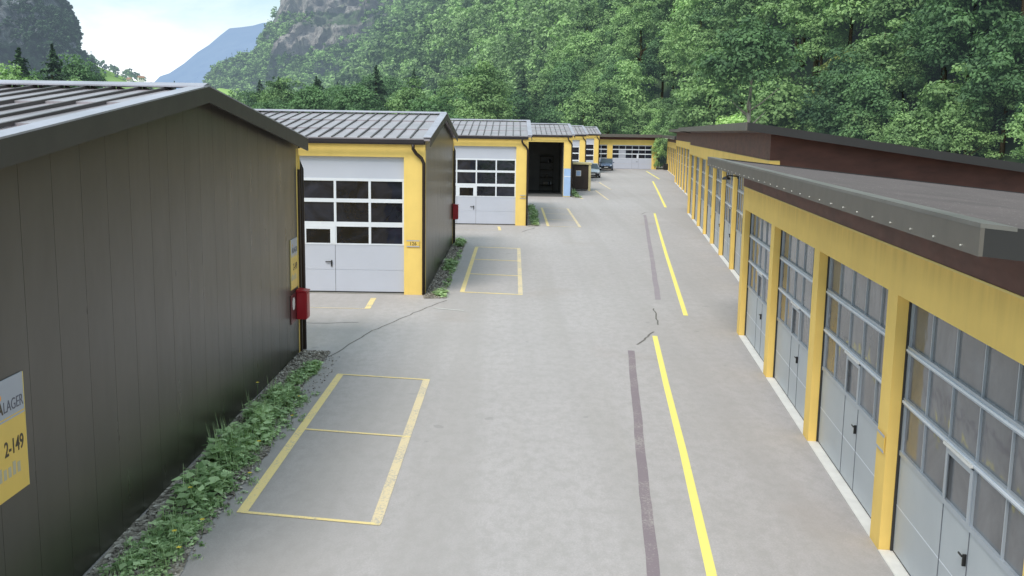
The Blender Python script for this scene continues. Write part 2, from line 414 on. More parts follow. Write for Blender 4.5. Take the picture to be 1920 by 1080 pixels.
for (x0, x1, y0, y1, cr, m1, m2) in ((-3.42, -1.66, 12.15, 19.45, (15.75,), 'line_worn', 'line_worn'), (-1.52, .26, 29.95, 41.8, (33.85, 37.75), 'line_worn', 'line_worn'), (1.83, 3.47, 51.6, 64.0, (55.6, 59.6), 'line_worn', 'line_faint')):
    strip([(x0, y0), (x0, y1)], .14, 'line_worn', bay); strip([(x1, y0-.3), (x1, y1-.35)], .14, 'line_faint', bay)
    for yc in (y0, y1)+cr: strip([(x0-.06, yc+.02), (x1+.06, yc-.33)], .07 if y0 < 20 else .13, 'line_worn' if y0 < 50 else m2, bay)
strip([(-4.03, 28.6), (-3.96, 26.85)], .16, 'line_worn', bay); strip([(-7.2, 26.95), (-4.0, 26.85)], .06, 'line_faint', bay)
strip([(-.73, 50.9), (-.64, 49.0)], .14, 'line_worn', bay); strip([(-4.6, 49.2), (-.66, 49.0)], .06, 'line_faint', bay)
strip([(4.5, 77.6), (5.1, 73.2)], .15, 'line_worn', bay); strip([(6.9, 84), (6.9, 72.4)], .14, 'line_faint', bay)
strip([(8.35, 98), (8.35, 86)], .14, 'line_faint', bay)
strip([(-2.13, 27.1), (-1.3, 26.76)], .10, 'line_white', 'faded_white_line')
jt = 'sealed_asphalt_joint'
strip(rough([(2.73, 22.1), (2.29, 17.5), (1.92, 13.6), (1.64, 10.5), (1.5, 8)], .008, .5), .15, 'tar', jt, .002)
strip(rough([(7.91, 59.7), (5.59, 39.67), (4.34, 29.11)], .012, 1), .17, 'tar_faint', jt, .002)
ck = 'asphalt_crack'
strip(rough([(-3.95, 21.0), (-3.84, 21.47), (-3.38, 23.88), (-2.80, 25.76), (-2.36, 27.16), (-1.88, 28.43)], .03, .25), .035, 'crack', ck, .003)
strip(rough([(2.95, 22.75), (3.25, 23.5), (3.55, 24.3)], .03, .2), .05, 'crack', ck, .003)
strip(rough([(3.75, 25.2), (3.9, 26.3), (4.0, 27.6)], .03, .25), .04, 'crack', ck, .003)
strip(rough([(.4, 48.3), (1.1, 50.5)], .03, .4), .05, 'crack', ck, .003)
strip(rough([(-7.2, 24.9), (-4.7, 24.7), (-3.9, 24.9)], .03, .3), .03, 'crack', ck, .003)
strip(rough([(7.75, 60.2), (8.2, 61.6), (8.6, 62.1)], .03, .3), .05, 'crack', ck, .003)

# ------------------------------------------------------------------ garage doors
def door_left(parent, x1, W=4.1, y=.12, label=None):
    """tall sectional door; x1 right edge, built in the building's own frame"""
    x0 = x1-W; p = W/4
    b = MB()
    for z0, z1 in ((3.43, 4.07), (.715, 1.46), (.06, .705)): b.box(x0, x1, y, y+.05, z0, z1, 'door')
    b.box(x0, x1, y+.012, y+.05, .705, .715, 'frame')
    b.box(x0, x1, y+.008, y+.05, .02, .06, 'seal')
    d = b.build('garage_door', parent)
    if label: d['label'] = label
    f = MB()
    for z0, z1 in ((3.35, 3.43), (2.72, 2.83), (2.00, 2.14), (1.46, 1.50)): f.box(x0, x1, y-.012, y+.045, z0, z1, 'frame')
    wk0, wk1 = x0+p, x0+2*p
    for k in range(5):
        c = x0+k*p; a0, a1 = c-.035, c+.035
        if k == 0: a0 = x0; a1 = x0+.06
        if k == 4: a0 = x1-.06; a1 = x1
        for z0, z1 in ((1.50, 2.00), (2.14, 2.72), (2.83, 3.35)): f.box(a0, a1, y-.006, y+.045, z0, z1, 'frame')
    f.build('door_frame', d)
    g = MB(); g.box(x0+.01, x1-.01, y+.028, y+.04, 1.47, 3.42, 'glass'); g.build('glazing', d)
    w = MB()
    w.box(wk0+.02, wk0+.16, y-.018, y-.008, 1.50, 2.02, 'frame'); w.box(wk1-.15, wk1-.0, y-.018, y-.008, 1.50, 2.02, 'frame')
    w.box(wk0+.16, wk1-.15, y-.018, y-.008, 1.92, 2.02, 'frame')
    for xx in (wk0+.02, wk1-.015): w.box(xx, xx+.012, y-.004, y, .06, 1.46, 'seam')
    w.build('wicket_door', d)
    h = MB(); h.box(wk1-.30, wk1-.10, y-.05, y-.03, .93, .96, 'black'); h.box(wk1-.14, wk1-.10, y-.032, y-.001, .80, .99, 'black'); h.build('door_handle', d, bevel=.004)
    s = MB(); s.box(x0, x1, y-.10, y+.08, .004, .018, 'concrete'); s.build('door_sill', parent)
    return d

def left_building(x, y, label, Lx=14.2, W=13.6, cut=None, openbay=False, ndoors=2, backdetail=False):
    root = thing('garage_building', label, 'garage building', (x, y, 0), 0, 'brown gabled garages along the left side')
    zr, ze = 5.41, 4.59; ym = W/2
    sl = (zr-ze)/(ym+.15)
    ztop = lambda yy: ze-.06+sl*((yy+.15) if yy <= ym else (W+.15-yy))-.03
    # gable wall towards the road: vertical steel cassettes with open joints
    for sx, nm in ((0, 'gable_wall'), (-Lx, 'rear_gable_wall')):
        b = MB()
        pts = [(0, 0), (W, 0), (W, ztop(W)), (ym, ztop(ym)), (0, ztop(0))]
        b.prism(pts, 'x', sx-.12, sx-.014, 'groove')
        n = int(round(W/.68)); st = W/n
        for k in range(n):
            a, c = k*st+.003, (k+1)*st-.003
            q = [(a, 0.02), (c, 0.02), (c, ztop(c))] + ([(ym, ztop(ym))] if a < ym < c else []) + [(a, ztop(a))]
            b.prism(q, 'x', sx-.016, sx, 'siding')
        b.build(nm, root)
    # facades in yellow
    for side in (0, 1):
        fy0, fy1 = (0, .25) if side == 0 else (W-.25, W)
        b = MB()
        xs = [-.62-k*4.6 for k in range(3)]
        b.box(-Lx+.121, -.121, fy0, fy1, 4.07, 4.50, 'yellow')
        b.build('yellow_header', root)
        pr = MB(); pr.box(-.62, .004, fy0-.004 if side == 0 else fy0, fy1+(.004 if side else 0), 0, 4.07, 'yellow'); pr.box(-.121, .004, fy0-.004 if side == 0 else fy0, fy1+(.004 if side else 0), 4.07, 4.44, 'yellow'); pr.build('yellow_pillar', root)
        if side == 0:
            for k in range(ndoors):
                xr = -.62-k*4.6
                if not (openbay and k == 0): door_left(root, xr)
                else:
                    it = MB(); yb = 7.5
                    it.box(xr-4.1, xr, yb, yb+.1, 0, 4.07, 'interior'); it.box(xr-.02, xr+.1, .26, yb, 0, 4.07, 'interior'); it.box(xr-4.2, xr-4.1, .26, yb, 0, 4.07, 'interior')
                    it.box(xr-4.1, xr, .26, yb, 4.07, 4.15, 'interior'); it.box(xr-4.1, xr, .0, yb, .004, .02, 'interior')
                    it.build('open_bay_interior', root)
                    sh = MB()
                    for zz in (.5, 1.1, 1.7, 2.3, 2.8): sh.box(xr-1.6, xr-.5, yb-.55, yb-.05, zz, zz+.04, 'groove')
                    for xx in (xr-1.6, xr-.54): sh.box(xx, xx+.04, yb-.55, yb-.51, 0.02, 2.84, 'groove')
                    for q in range(9):
                        zz = random.choice((.54, 1.14, 1.74, 2.34)); xx = xr-1.5+random.random()*.75
                        sh.box(xx, xx+.2, yb-.5, yb-.2, zz, zz+.22, random.choice(('door', 'siding', 'verge')))
                    sh.build('storage_shelf', root)
                pw = MB(); pl = xr-4.1-(.5 if k < ndoors-1 else Lx-abs(xr-4.1)-.121)
                pw.box(pl, xr-4.1, 0, .25, 0, 4.07, 'yellow'); pw.build('yellow_pillar', root)
        else:
            bw = MB(); bw.box(-Lx+.121, -.62, fy0, fy1, 0, 4.07, 'yellow'); bw.build('rear_wall', root)
    # roof: sheets in three overlapping courses with standing ribs
    ov = .10; X0, X1 = -Lx-.15, .15
    b = MB(); rb = MB()
    for side in (0, 1):
        yE = -.15 if side == 0 else W+.15
        for c in range(3):
            t0, t1 = c/3, (c+1)/3+.012*(c < 2)
            ya, yb = yE+(ym-yE)*t0, yE+(ym-yE)*t1
            za, zb = ze+(zr-ze)*t0, ze+(zr-ze)*t1
            lift = .022*(2-c)*0+.0
            e = .03 if True else 0
            # each course starts 2.5 cm proud of the one below and runs down to its surface
            b.prism([(ya, za-.04), (yb, zb-.045), (yb, zb), (ya, za+.03)], 'x', X0, X1, 'roof')
        n = int((X1-X0-.5)/.38)
        for k in range(n+1):
            xx = X0+.25+k*.38
            w = .021
            rb.prism([(yE+(ym-yE)*.003, ze+.02), (ym-(.06 if side == 0 else -.06), zr-.01), (ym-(.06 if side == 0 else -.06), zr+.035), (yE+(ym-yE)*.003, ze+.062)], 'x', xx-w, xx+w, 'rib')
    b.build('roof', root)
    rb.build('roof_ribs', root)
    rc = MB(); rc.prism([(ym-.2, zr+.03), (ym, zr+.075), (ym+.2, zr+.03), (ym+.2, zr+.05), (ym, zr+.10), (ym-.2, zr+.05)], 'x', X0, X1+.01, 'flash_pale'); rc.build('ridge_cap', root)
    h = .20
    for xx, s in ((X1+.003, 1), (X0-.003, -1)):
        vg = MB()
        for side in (0, 1):
            yE = -.18 if side == 0 else W+.18
            vg.prism([(yE, ze-h), (ym, zr-h+.02), (ym, zr+.045), (yE, ze+.055)], 'x', min(xx, xx+s*.03), max(xx, xx+s*.03), 'verge')
            vg.prism([(yE, ze+.056), (ym, zr+.046), (ym, zr+.066), (yE, ze+.076)], 'x', min(xx-s*.20, xx+s*.032), max(xx-s*.20, xx+s*.032), 'flash_pale')
        vg.build('verge_board', root)
    for side in (0, 1):
        gy = -.16 if side == 0 else W+.16; s = -1 if side == 0 else 1
        g = MB(); pr = [(gy, 4.44), (gy+s*.10, 4.44), (gy+s*.13, 4.49), (gy+s*.13, 4.585), (gy+s*.115, 4.585), (gy+s*.09, 4.47), (gy, 4.47)]
        g.prism(pr, 'x', X0+.05, X1-.16, 'gutter')
        g.build('gutter', root)
        yw = -.07 if side == 0 else W+.07
        xp = -.17 if side == 0 else .07
        if side == 0: path = [(-.33, gy-.06, 4.45), (-.33, gy-.05, 4.32), (-.25, -.10, 4.18), (-.10, -.07, 4.05), (-.03, -.07, 3.9), (-.03, -.07, .02)]
        else: path = [(-.10, gy+.06, 4.45), (-.06, W+.09, 4.25), (.05, W+.05, 4.0), (.055, W+.05, .02)]
        d = MB(); d.tube(path, .05, 'pipe', 10); d.build('downpipe', root, smooth=True)
        if side:
            d = MB(); d.box(.004, .05, W-.16, W-.08, 0, 4.0, 'pipe'); d.build('corner_trim', root)
            d = MB(); d.box(.003, .03, W-.08, W-.003, 0, 4.3, 'yellow'); d.build('yellow_corner_strip', root)
    return root
B = [(-4.65, 8.0), (-2.60, 29.3), (.73, 51.7), (4.35, 75.2), (7.0, 98.0), (10.15, 120.0)]
labs = ['nearest brown garage with large dark gable wall, filling the left side',
        'second gabled garage on the left, yellow front with tall white door numbered 126',
        'third gabled garage on the left, white door beside a weedy corner',
        'gabled garage with a dark open bay and a pale blue panel on its pillar',
        'gabled garage whose yellow front rises just behind the brown shed',
        'farthest gabled garage on the left, its roof end meeting the flat yellow garage']
blds = []
for k, ((x, y), lb) in enumerate(zip(B, labs)):
    blds.append(left_building(x, y, lb, openbay=(k == 3), W=13.6 if k < 5 else 12.6, ndoors=2 if k < 4 else 1))

# ------------------------------------------------------------------ right hand garages
def door_right(parent, s1, y=None, W=3.85, xo=.16, top=3.10, panes=5, sc_=1.0, wk=2):
    """sectional door in a wall whose front plane is local x=0; it spans local y from s1-W to s1 and faces -x"""
    s0 = s1-W
    k_ = top/3.10; Z = lambda z: z*k_
    b = MB()
    for z0, z1 in ((.60, 1.21), (.03, .588)): b.box(xo, xo+.04, s0+.01, s1-.01, Z(z0), Z(z1), 'door_r')
    b.box(xo-.002, xo+.04, s0+.01, s1-.01, Z(.588), Z(.60), 'frame')
    b.box(xo+.003, xo+.05, s0+.01, s1-.01, .016, .03, 'seal')
    d = b.build('garage_door', parent)
    f = MB()
    for z0, z1 in ((3.03, 3.09), (2.43, 2.52), (1.82, 1.90), (1.21, 1.265)):
        f.box(xo-.018, xo+.035, s0+.02, s1-.02, Z(z0), Z(z1), 'alu')
        if z0 in (2.43, 1.82): f.box(xo-.030, xo-.018, s0+.02, s1-.02, Z(z0)+.025, Z(z0)+.05, 'frame')
    p = (W-.1)/panes
    for q in range(panes+1):
        c = s1-.05-q*p; hw = .008
        if q in (0, panes): hw = .03
        for z0, z1 in ((1.265, 1.82), (1.90, 2.43), (2.52, 3.03)): f.box(xo-.008, xo+.03, c-hw, c+hw, Z(z0), Z(z1), 'alu')
    f.build('door_frame', d)
    g = MB(); g.box(xo+.016, xo+.026, s0+.02, s1-.02, Z(1.22), Z(3.08), 'acryl'); g.build('glazing', d)
    for q0, q1 in ((s1-.035, s1-.002), (s0+.002, s0+.035)):
        sl = MB(); sl.box(xo-.03, xo+.10, q0, q1, .02, top-.005, 'seal'); sl.build('door_seal', d)
    a1 = s1-.05-wk*p; a0 = a1-p
    w = MB()
    w.box(xo-.022, xo-.010, a1-.055, a1+.0, Z(1.265), Z(1.80), 'alu'); w.box(xo-.022, xo-.010, a0, a0+.07, Z(1.265), Z(1.80), 'alu')
    w.box(xo-.022, xo-.010, a0+.07, a1-.055, Z(1.75), Z(1.80), 'alu'); w.box(xo-.055, xo-.031, a0-.01, a1+.01, Z(1.83), Z(1.86), 'white')
    for yy in (a1, a0): w.box(xo-.006, xo, yy-.006, yy+.006, .03, Z(1.21), 'seam')
    w.build('wicket_door', d)
    h = MB(); h.box(xo-.05, xo-.036, a0+.03, a0+.13, Z(.93), Z(.948), 'black'); h.box(xo-.037, xo-.001, a0+.025, a0+.045, Z(.84), Z(.96), 'black'); h.build('door_handle', d, bevel=.003)
    return d

def low_row(name, label, o, yaw, s0, s1, doors, pitch=4.25, far_end=None, roofd=8.0, slope=.095, fs=(2.0, -17.15), ztopwall=3.62, zb=4.10, zf=4.30, doorsW=3.85, wks=None):
    """flat pent roofed garage row. local +y runs away along the wall, local +x into the building"""
    root = thing(name, label, 'garage building', (o[0], o[1], 0), -yaw, 'yellow garages with brown band along the right side')
    T = .13
    h = MB(); h.box(0, .28, s0, s1, 3.10, ztopwall, 'yellow_r'); h.build('yellow_header', root)
    t = MB(); t.box(-.022, .27, s0-.005, s1+.005, ztopwall, ztopwall+.022, 'yellow_top'); t.build('header_flashing', root)
    bb = MB(); bb.box(-.012, .28, s0, s1, ztopwall+.022, zb, 'brown'); bb.build('brown_band', root)
    edges = []
    s = s1-.42
    n = 0
    pb = MB(); pb.box(0, .26, s, s1, 0, 3.10, 'yellow_r'); pb.build('yellow_pillar', root)
    while n < doors and s-doorsW > s0-.3:
        door_right(root, s, W=doorsW, wk=(wks[n] if wks else 2))
        sl = MB(); sl.box(-.005, .158, s-doorsW+.003, s-.003, .001, .014, 'white'); sl.build('door_sill', root)
        e = s-doorsW
        nxt = max(e-(pitch-doorsW), s0) if n < doors-1 else s0
        pb = MB(); pb.box(0, .26, nxt, e, 0, 3.10, 'yellow_r'); pb.build('yellow_pillar', root)
        s = nxt; n += 1
    # closing walls
    wl = MB(); zback = zf-slope*(roofd+.75)-.3
    wl.prism([(.28, 0), (roofd-.3, 0), (roofd-.3, zback), (.28, zb-.06)], 'y', s1-.2, s1-.001, 'yellow_r')
    wl.prism([(.28, 0), (roofd-.3, 0), (roofd-.3, zback), (.28, zb-.06)], 'y', s0+.001, s0+.2, 'yellow_r')
    wl.box(roofd-.5, roofd-.3, s0+.201, s1-.201, 0, zback, 'yellow_r'); wl.build('side_wall', root)
    # roof
    fa, fb = fs
    zr = lambda d: zf-.03-slope*(d+.75)
    r = MB(); r.prism([(-.72, zr(-.72)-.17), (roofd, zr(roofd)-.17), (roofd, zr(roofd)), (-.72, zr(-.72))], 'y', fb+.03, fa-.03, 'flat'); r.build('roof', root)
    e = MB()
    e.prism([(-.752, zr(-.75)+.004), (-.50, zr(-.50)+.004), (-.50, zr(-.50)+.035), (-.752, zf+.006)], 'y', fb-.002, fa+.002, 'flash')
    e.prism([(roofd-.08, zr(roofd-.08)+.004), (roofd, zr(roofd)+.004), (roofd, zr(roofd)+.05), (roofd-.08, zr(roofd-.08)+.05)], 'y', fb-.002, fa+.002, 'white')
    e.prism([(roofd-1.3, zr(roofd-1.3)+.004), (roofd-1.18, zr(roofd-1.18)+.004), (roofd-1.18, zr(roofd-1.18)+.03), (roofd-1.3, zr(roofd-1.3)+.03)], 'y', fb+.1, (fa+fb)/2, 'flash_pale')
    e.build('roof_flashing', root)
    f = MB(); f.box(-.75, -.72, fb, fa, zb-.03, zf-.002, 'fascia')
    for yy, s_ in ((fb, -1), (fa, 1)):
        f.prism([(-.72, zb-.03), (roofd, zr(roofd)-.22), (roofd, zr(roofd)+.02), (-.72, zf-.004)], 'y', min(yy, yy-s_*.03), max(yy, yy-s_*.03), 'verge_shaded')
    f.build('fascia_board', root)
    so = MB(); so.box(-.72, .28, fb+.031, fa-.031, zb, zb+.02, 'brown'); so.build('soffit', root)
    yy = fb+.35
    while yy < min(fa-.2, fb+22):
        sw = MB(); sw.tube([(-.751, yy, zb+.012), (-.762, yy, zb+.012)], .008, 'screw', 8); sw.build('fascia_screw', root); yy += .62
    for k in range(3):
        sw = MB(); sw.tube([(-.3+k*.9, fb, zb+.02-slope*(.45+k*.9)), (-.3+k*.9, fb-.012, zb+.02-slope*(.45+k*.9))], .011, 'screw', 8); sw.build('fascia_screw', root)
    return root
r1 = low_row('garage_row', 'nearest yellow garage row on the right, four large doors under a grey fascia', (5.595, 24.0), .0909, -17.15, .40, 4)
# number plates on the first two pillars of the near row
def plate(name, label, x, y, z, rz, txt, w=.42, h=.2):
    root = thing(name, label, 'number sign', (x, y, z), rz)
    b = MB(); b.box(-w/2, w/2, -.012, 0, -h/2, h/2, 'sign_y'); b.build('sign_plate', root)
    f = MB(); f.box(-w/2, w/2, -.015, -.011, h/2-.02, h/2+.01, 'sign_g'); f.box(-w/2, w/2, -.015, -.011, -h/2-.01, -h/2+.02, 'sign_g'); f.build('sign_border', root)
    if txt: text_part(txt, h*.78, 'ink', root, Matrix.Translation((0, -.0135, -h*.27)) @ Matrix.Rotation(R(90), 4, 'X'), align='CENTER', bold=.002)
    return root
plate('number_sign', 'small yellow number plate beside the tall white door of the second left garage', -2.95, 29.28, 1.54, 0, '126', .38, .18)
plate('number_sign', 'tiny number plate on the yellow pillar of the third left garage', .48, 51.68, 1.5, 0, '127', .30, .16)
def along(s, d, o=(5.595, 24.0), yaw=.0909):
    return o[0]+s*math.sin(yaw)+d*math.cos(yaw), o[1]+s*math.cos(yaw)-d*math.sin(yaw)
for s, lb in ((-12.57, 'small number plate on the yellow pillar between the two nearest right doors'),
              (-16.85, 'small number plate on the pillar at the lower right corner')):
    px, py = along(s, -.006); plate('number_sign', lb, px, py, 1.30, -.0909-R(90), '', .32, .2)

# tall row behind (two staggered blocks)
def tall_row(label, o, yaw, s0, s1, doors, near_end):
    root = thing('garage_row', label, 'garage building', (o[0], o[1], 0), -yaw, 'yellow garages with brown band along the right side')
    h = MB(); h.box(0, .28, s0-.12, s1, 3.62, 4.17, 'yellow_r'); h.build('yellow_header', root)
    t = MB(); t.box(-.02, .27, s0-.125, s1+.005, 4.17, 4.19, 'yellow_top'); t.build('header_flashing', root)
    bb = MB(); bb.box(.02, .28, s0, s1, 4.19, 5.02, 'brown'); bb.build('brown_band', root)
    s = s1
    pb = MB(); pb.box(0, .26, s-.38, s, 0, 3.62, 'yellow_r'); pb.build('yellow_pillar', root)
    s -= .38
    for n in range(doors):
        door_right(root, s, W=3.87, top=3.62)
        sl = MB(); sl.box(-.005, .158, s-3.867, s-.003, .001, .014, 'white'); sl.build('door_sill', root)
        e = s-3.87; nx = e-.38 if n < doors-1 else s0
        pb = MB(); pb.box(0, .26, nx, e, 0, 3.62, 'yellow_r'); pb.build('yellow_pillar', root); s = nx
    D = 13.0; sl_ = .135; zt = lambda d: 5.20-sl_*(d+.75)
    w = MB()
    for a, c in ((s0+.001, s0+.2), (s1-.2, s1-.001)):
        w.prism([(.28, 0), (D, 0), (D, zt(D)-.2), (.28, 5.0)], 'y', a, c, 'brown')
    w.box(D-.2, D, s0+.201, s1-.201, 0, zt(D)-.2, 'brown'); w.build('side_wall', root)
    r = MB(); r.prism([(-.72, zt(-.72)-.16), (D+.5, zt(D+.5)-.16), (D+.5, zt(D+.5)), (-.72, zt(-.72))], 'y', s0-.75, s1+.02, 'flat'); r.build('roof', root)
    f = MB(); f.box(-.75, -.72, s0-.78, s1+.05, 4.99, 5.21, 'fascia')
    for yy in (s0-.78, s1+.02):
        f.prism([(-.72, 4.99), (D+.5, zt(D+.5)-.21), (D+.5, zt(D+.5)+.02), (-.72, 5.21)], 'y', yy, yy+.03, 'verge_shaded')
    f.build('fascia_board', root)
    so = MB(); so.box(-.72, .28, s0-.74, s1, 5.02, 5.03, 'brown'); so.build('soffit', root)
    return root
O2, Y2 = (7.65, 33.41), .1102
tall_row('taller yellow garage row with wide brown upper wall, directly behind the nearest right row', O2, Y2, -5.9, 28.45, 8, True)
p = along(0, 1.05, O2, Y2)
tall_row('set back yellow garage row continuing beyond the taller right row', p, Y2, 28.5, 67.0, 9, False)
p3 = along(70.5, 1.75, O2, Y2)
low_row('garage_row', 'farthest low yellow garage row on the right next to the slim bright tree', p3, .1050, 0, 30.2, 7, fs=(30.9, -.7), slope=.05, roofd=7.0, ztopwall=3.75, zb=4.25, zf=4.58)

# flat garage closing the yard at the far end: local +y of low_row runs along the wall, so turn it 90 degrees
def end_building():
    yaw = .05
    root = thing('garage_building', 'flat roofed yellow garage with a very wide door at the far end', 'garage building', (10.6, 134.2, 0), yaw)
    Lx = 8.5; W = 9
    b = MB(); b.box(0, Lx, 0, .28, 3.2, 3.85, 'yellow'); b.build('yellow_header', root)
    t = MB(); t.box(-.0, Lx+.01, -.02, .27, 3.85, 3.88, 'yellow_top'); t.build('header_flashing', root)
    bb = MB(); bb.box(0, Lx, -.01, .28, 3.88, 4.30, 'brown'); bb.build('brown_band', root)
    f = MB(); f.box(-.6, Lx+.5, -.75, -.72, 4.22, 4.62, 'fascia'); f.box(Lx+.47, Lx+.5, -.72, W, 4.22, 4.60, 'fascia'); f.build('fascia_board', root)
    r = MB(); r.box(-.6, Lx+.46, -.71, W, 4.40, 4.58, 'flat'); r.build('roof', root)
    for x0, x1 in ((1.85, 2.55), (Lx-.62, Lx)):
        pb = MB(); pb.box(x0, x1, 0, .26, 0, 3.2, 'yellow'); pb.build('yellow_pillar', root)
    w = MB(); w.box(0, .2, .3, W-.2, 0, 4.2, 'yellow'); w.box(Lx-.2, Lx, .3, W-.2, 0, 4.2, 'yellow'); w.box(0, Lx, W-.2, W, 0, 4.2, 'yellow'); w.build('side_wall', root)
    for (x0, x1, npn, wk) in ((-.6, 1.85, 3, None), (2.55, Lx-.62, 6, 3)):
        d = MB(); y = .1
        d.box(x0, x1, y, y+.05, .03, .68, 'door'); d.box(x0, x1, y, y+.05, .69, 1.38, 'door'); d = d.build('garage_door', root)
        fr = MB()
        for z0, z1 in ((1.38, 1.45), (1.93, 2.06), (2.52, 2.65), (3.08, 3.19)): fr.box(x0, x1, y-.015, y+.04, z0, z1, 'frame')
        for k in range(npn+1):
            c = x0+(x1-x0)*k/npn
            for z0, z1 in ((1.45, 1.93), (2.06, 2.52), (2.65, 3.08)): fr.box(max(x0, c-.035), min(x1, c+.035), y-.008, y+.04, z0, z1, 'alu')
        fr.build('door_frame', d)
        g = MB(); g.box(x0, x1, y+.02, y+.03, 1.4, 3.1, 'glass'); g.build('glazing', d)
        if wk:
            q = (x1-x0)/npn; a = x0+q*1; cu = MB(); cu.box(a, a+q*.98, y+.012, y+.018, 1.45, 2.52, 'sign_g'); cu.build('window_blind', d)
            a = x0+q*wk
            wd = MB(); wd.box(a+q*.72, a+q*.98, y-.022, y-.015, 1.45, 2.0, 'frame')
            for xx in (a, a+q): wd.box(xx, xx+.015, y-.004, y, .03, 1.38, 'seam')
            wd.build('wicket_door', d)
            h = MB(); h.box(a+q-.28, a+q-.12, y-.05, y-.002, .95, 1.0, 'black'); h.build('door_handle', d)
    return root
end_building()

# ------------------------------------------------------------------ signs, cabinets
WX = -4.65
def big_sign(label, y1, z0, z1, w=.80, full=True):
    root = thing('company_sign', label, 'sign', (WX+.004, y1, z0))
    H_ = z1-z0; g = .36*H_/1.12
    b = MB(); b.box(0, .012, -w, 0, 0, H_-g, 'sign_y'); b.build('yellow_panel', root)
    b = MB(); b.box(0, .012, -w, 0, H_-g+.001, H_, 'sign_g'); b.build('grey_panel', root)
    for a in ((-w-.008, -w, 0, H_), (0, .008, 0, H_)):
        b = MB(); b.box(-.001, .016, a[0], a[1], a[2], a[3], 'yellow_top'); b.build('sign_edge', root)
    st = MB(); st.box(.0125, .0135, -w, 0, H_-g-.03, H_-g-.012, 'sign_g'); st.build('stripe', root)
    MT = lambda y, z: Matrix.Translation((.0135, y, z)) @ Matrix(((0, 0, 1, 0), (1, 0, 0, 0), (0, 1, 0, 0), (0, 0, 0, 1)))
    text_part('LAGER', .155, 'ink_grey', root, MT(-.015, H_-g+.05), bold=-.0008, sx=.80)
    text_part('A', .165, 'ink', root, MT(-.395, H_-g+.05), bold=.004, sx=.80)
    dt = MB(); dt.tube([(.0125, -.44, H_-g+.21), (.0145, -.44, H_-g+.21)], .028, 'orange', 16); dt.build('orange_dot', root)
    text_part('2-149' if full else '3', .20, 'ink', root, MT(-.05, .40), bold=.003, sx=.78)
    gh = MB()
    for k in range(6): gh.box(.0125, .0133, -.62+k*.085, -.565+k*.085, .19+.03*(k % 2)*0, .29+(.03 if k in (1, 4) else 0), 'ghost')
    gh.build('faded_lettering', root)
    return root
big_sign('yellow and grey company sign with number ending 149, cut by the left picture edge', 9.18, 1.45, 2.57)
s2 = big_sign('small looking yellow and grey sign at the far corner of the nearest left garage', 21.25, 1.50, 2.56, .62)
def cabinet(label, x, y, z, patch_=True, group=None):
    root = thing('fire_cabinet', label, 'fire cabinet', (x, y, z), 0)
    b = MB(); b.box(.022, .24, 0, .30, 0, .60, 'red'); b.build('cabinet_body', root, bevel=.012)
    t = MB(); t.prism([(.02, .602), (.26, .602), (.26, .62), (.02, .65)], 'y', -.02, .32, 'red'); t.build('cabinet_roof', root)
    d = MB(); d.box(.241, .252, .02, .28, .03, .57, 'red'); d.build('cabinet_door', root, bevel=.004)
    if patch_:
        p = MB(); p.box(.004, .02, -.50, .30, -.02, .60, 'darkred'); p.build('red_wall_patch', root)  # thin dark red slab on the wall behind and beside the cabinet
        s = MB(); s.prism([(-.36, .33), (-.36, .44), (-.30, .52), (-.20, .52), (-.14, .46), (-.14, .34), (-.20, .26), (-.30, .26)], 'x', .021, .024, 'white'); s.build('white_sticker', root)
    return root
cabinet('red cabinet with white sticker on the far corner of the nearest left garage', WX, 21.05, .80)
cabinet('red cabinet on the far corner of the second left garage', -2.60, 42.4, 1.10, False)
# pale blue sheet on the pillar of the open garage
o = thing('blue_panel', 'pale blue upright panel covering the lower pillar next to the dark open bay', 'panel', (3.76, 75.16, 0))
b = MB(); b.box(0, .56, -.03, 0, .06, 2.12, 'blue'); b.build('panel_sheet', o)
b = MB(); b.box(-.02, .58, -.034, -.001, 1.50, 1.56, 'frame'); b.box(-.02, .0, -.034, -.001, .06, 2.12, 'frame'); b.box(.56, .58, -.034, -.001, .06, 2.12, 'frame'); b.box(-.02, .58, -.034, -.001, .02, .06, 'yellow_top'); b.build('panel_frame', o)
# brown shed
o = thing('refuse_shed', 'brown shed with a white notice and cream post between two left garages', 'shed', (4.95, 83.2, 0))
b = MB(); b.box(0, 1.25, .04, .12, .12, 2.12, 'shed'); b.box(0, .06, .12, 1.9, .12, 2.12, 'shed'); b.box(1.19, 1.25, .12, 1.9, .12, 2.12, 'shed'); b.box(0, 1.25, 1.9, 1.96, .12, 2.12, 'shed'); b.build('shed_wall', o)
b = MB(); b.box(1.26, 1.46, -.04, .16, 0, 2.18, 'cream'); b.box(1.27, 1.45, 1.8, 1.96, 0, 2.18, 'cream'); b.build('corner_post', o, bevel=.01)
b = MB(); b.box(-.05, 1.52, -.1, 2.05, 2.185, 2.32, 'cream'); b.build('shed_roof', o)
b = MB(); b.box(.22, .64, .015, .038, 1.22, 1.68, 'white'); b.box(.27, .59, .010, .0149, 1.27, 1.63, 'blue'); b.build('notice', o)
b = MB(); b.box(.70, .86, .0, .038, .88, .93, 'black'); b.build('door_handle', o)
# wall lamp on pillar of the tall row
px_, py_ = along(1.15, -.005, O2, Y2)
o = thing('wall_lamp', 'small black wall lamp on a yellow pillar beyond the near right row', 'lamp', (px_, py_, 3.42), -Y2)
b = MB(); b.box(-.05, 0, -.06, .06, -.05, .1, 'black'); b.tube([(-.04, 0, .03), (-.3, 0, .05), (-.42, 0, .03)], .025, 'black'); b.build('lamp_arm', o, smooth=False)
b = MB(); b.tube([(-.42, 0, .02), (-.42, 0, -.02), (-.42, 0, -.09)], [.05, .13, .15], 'black', 16); b.build('lamp_shade', o)
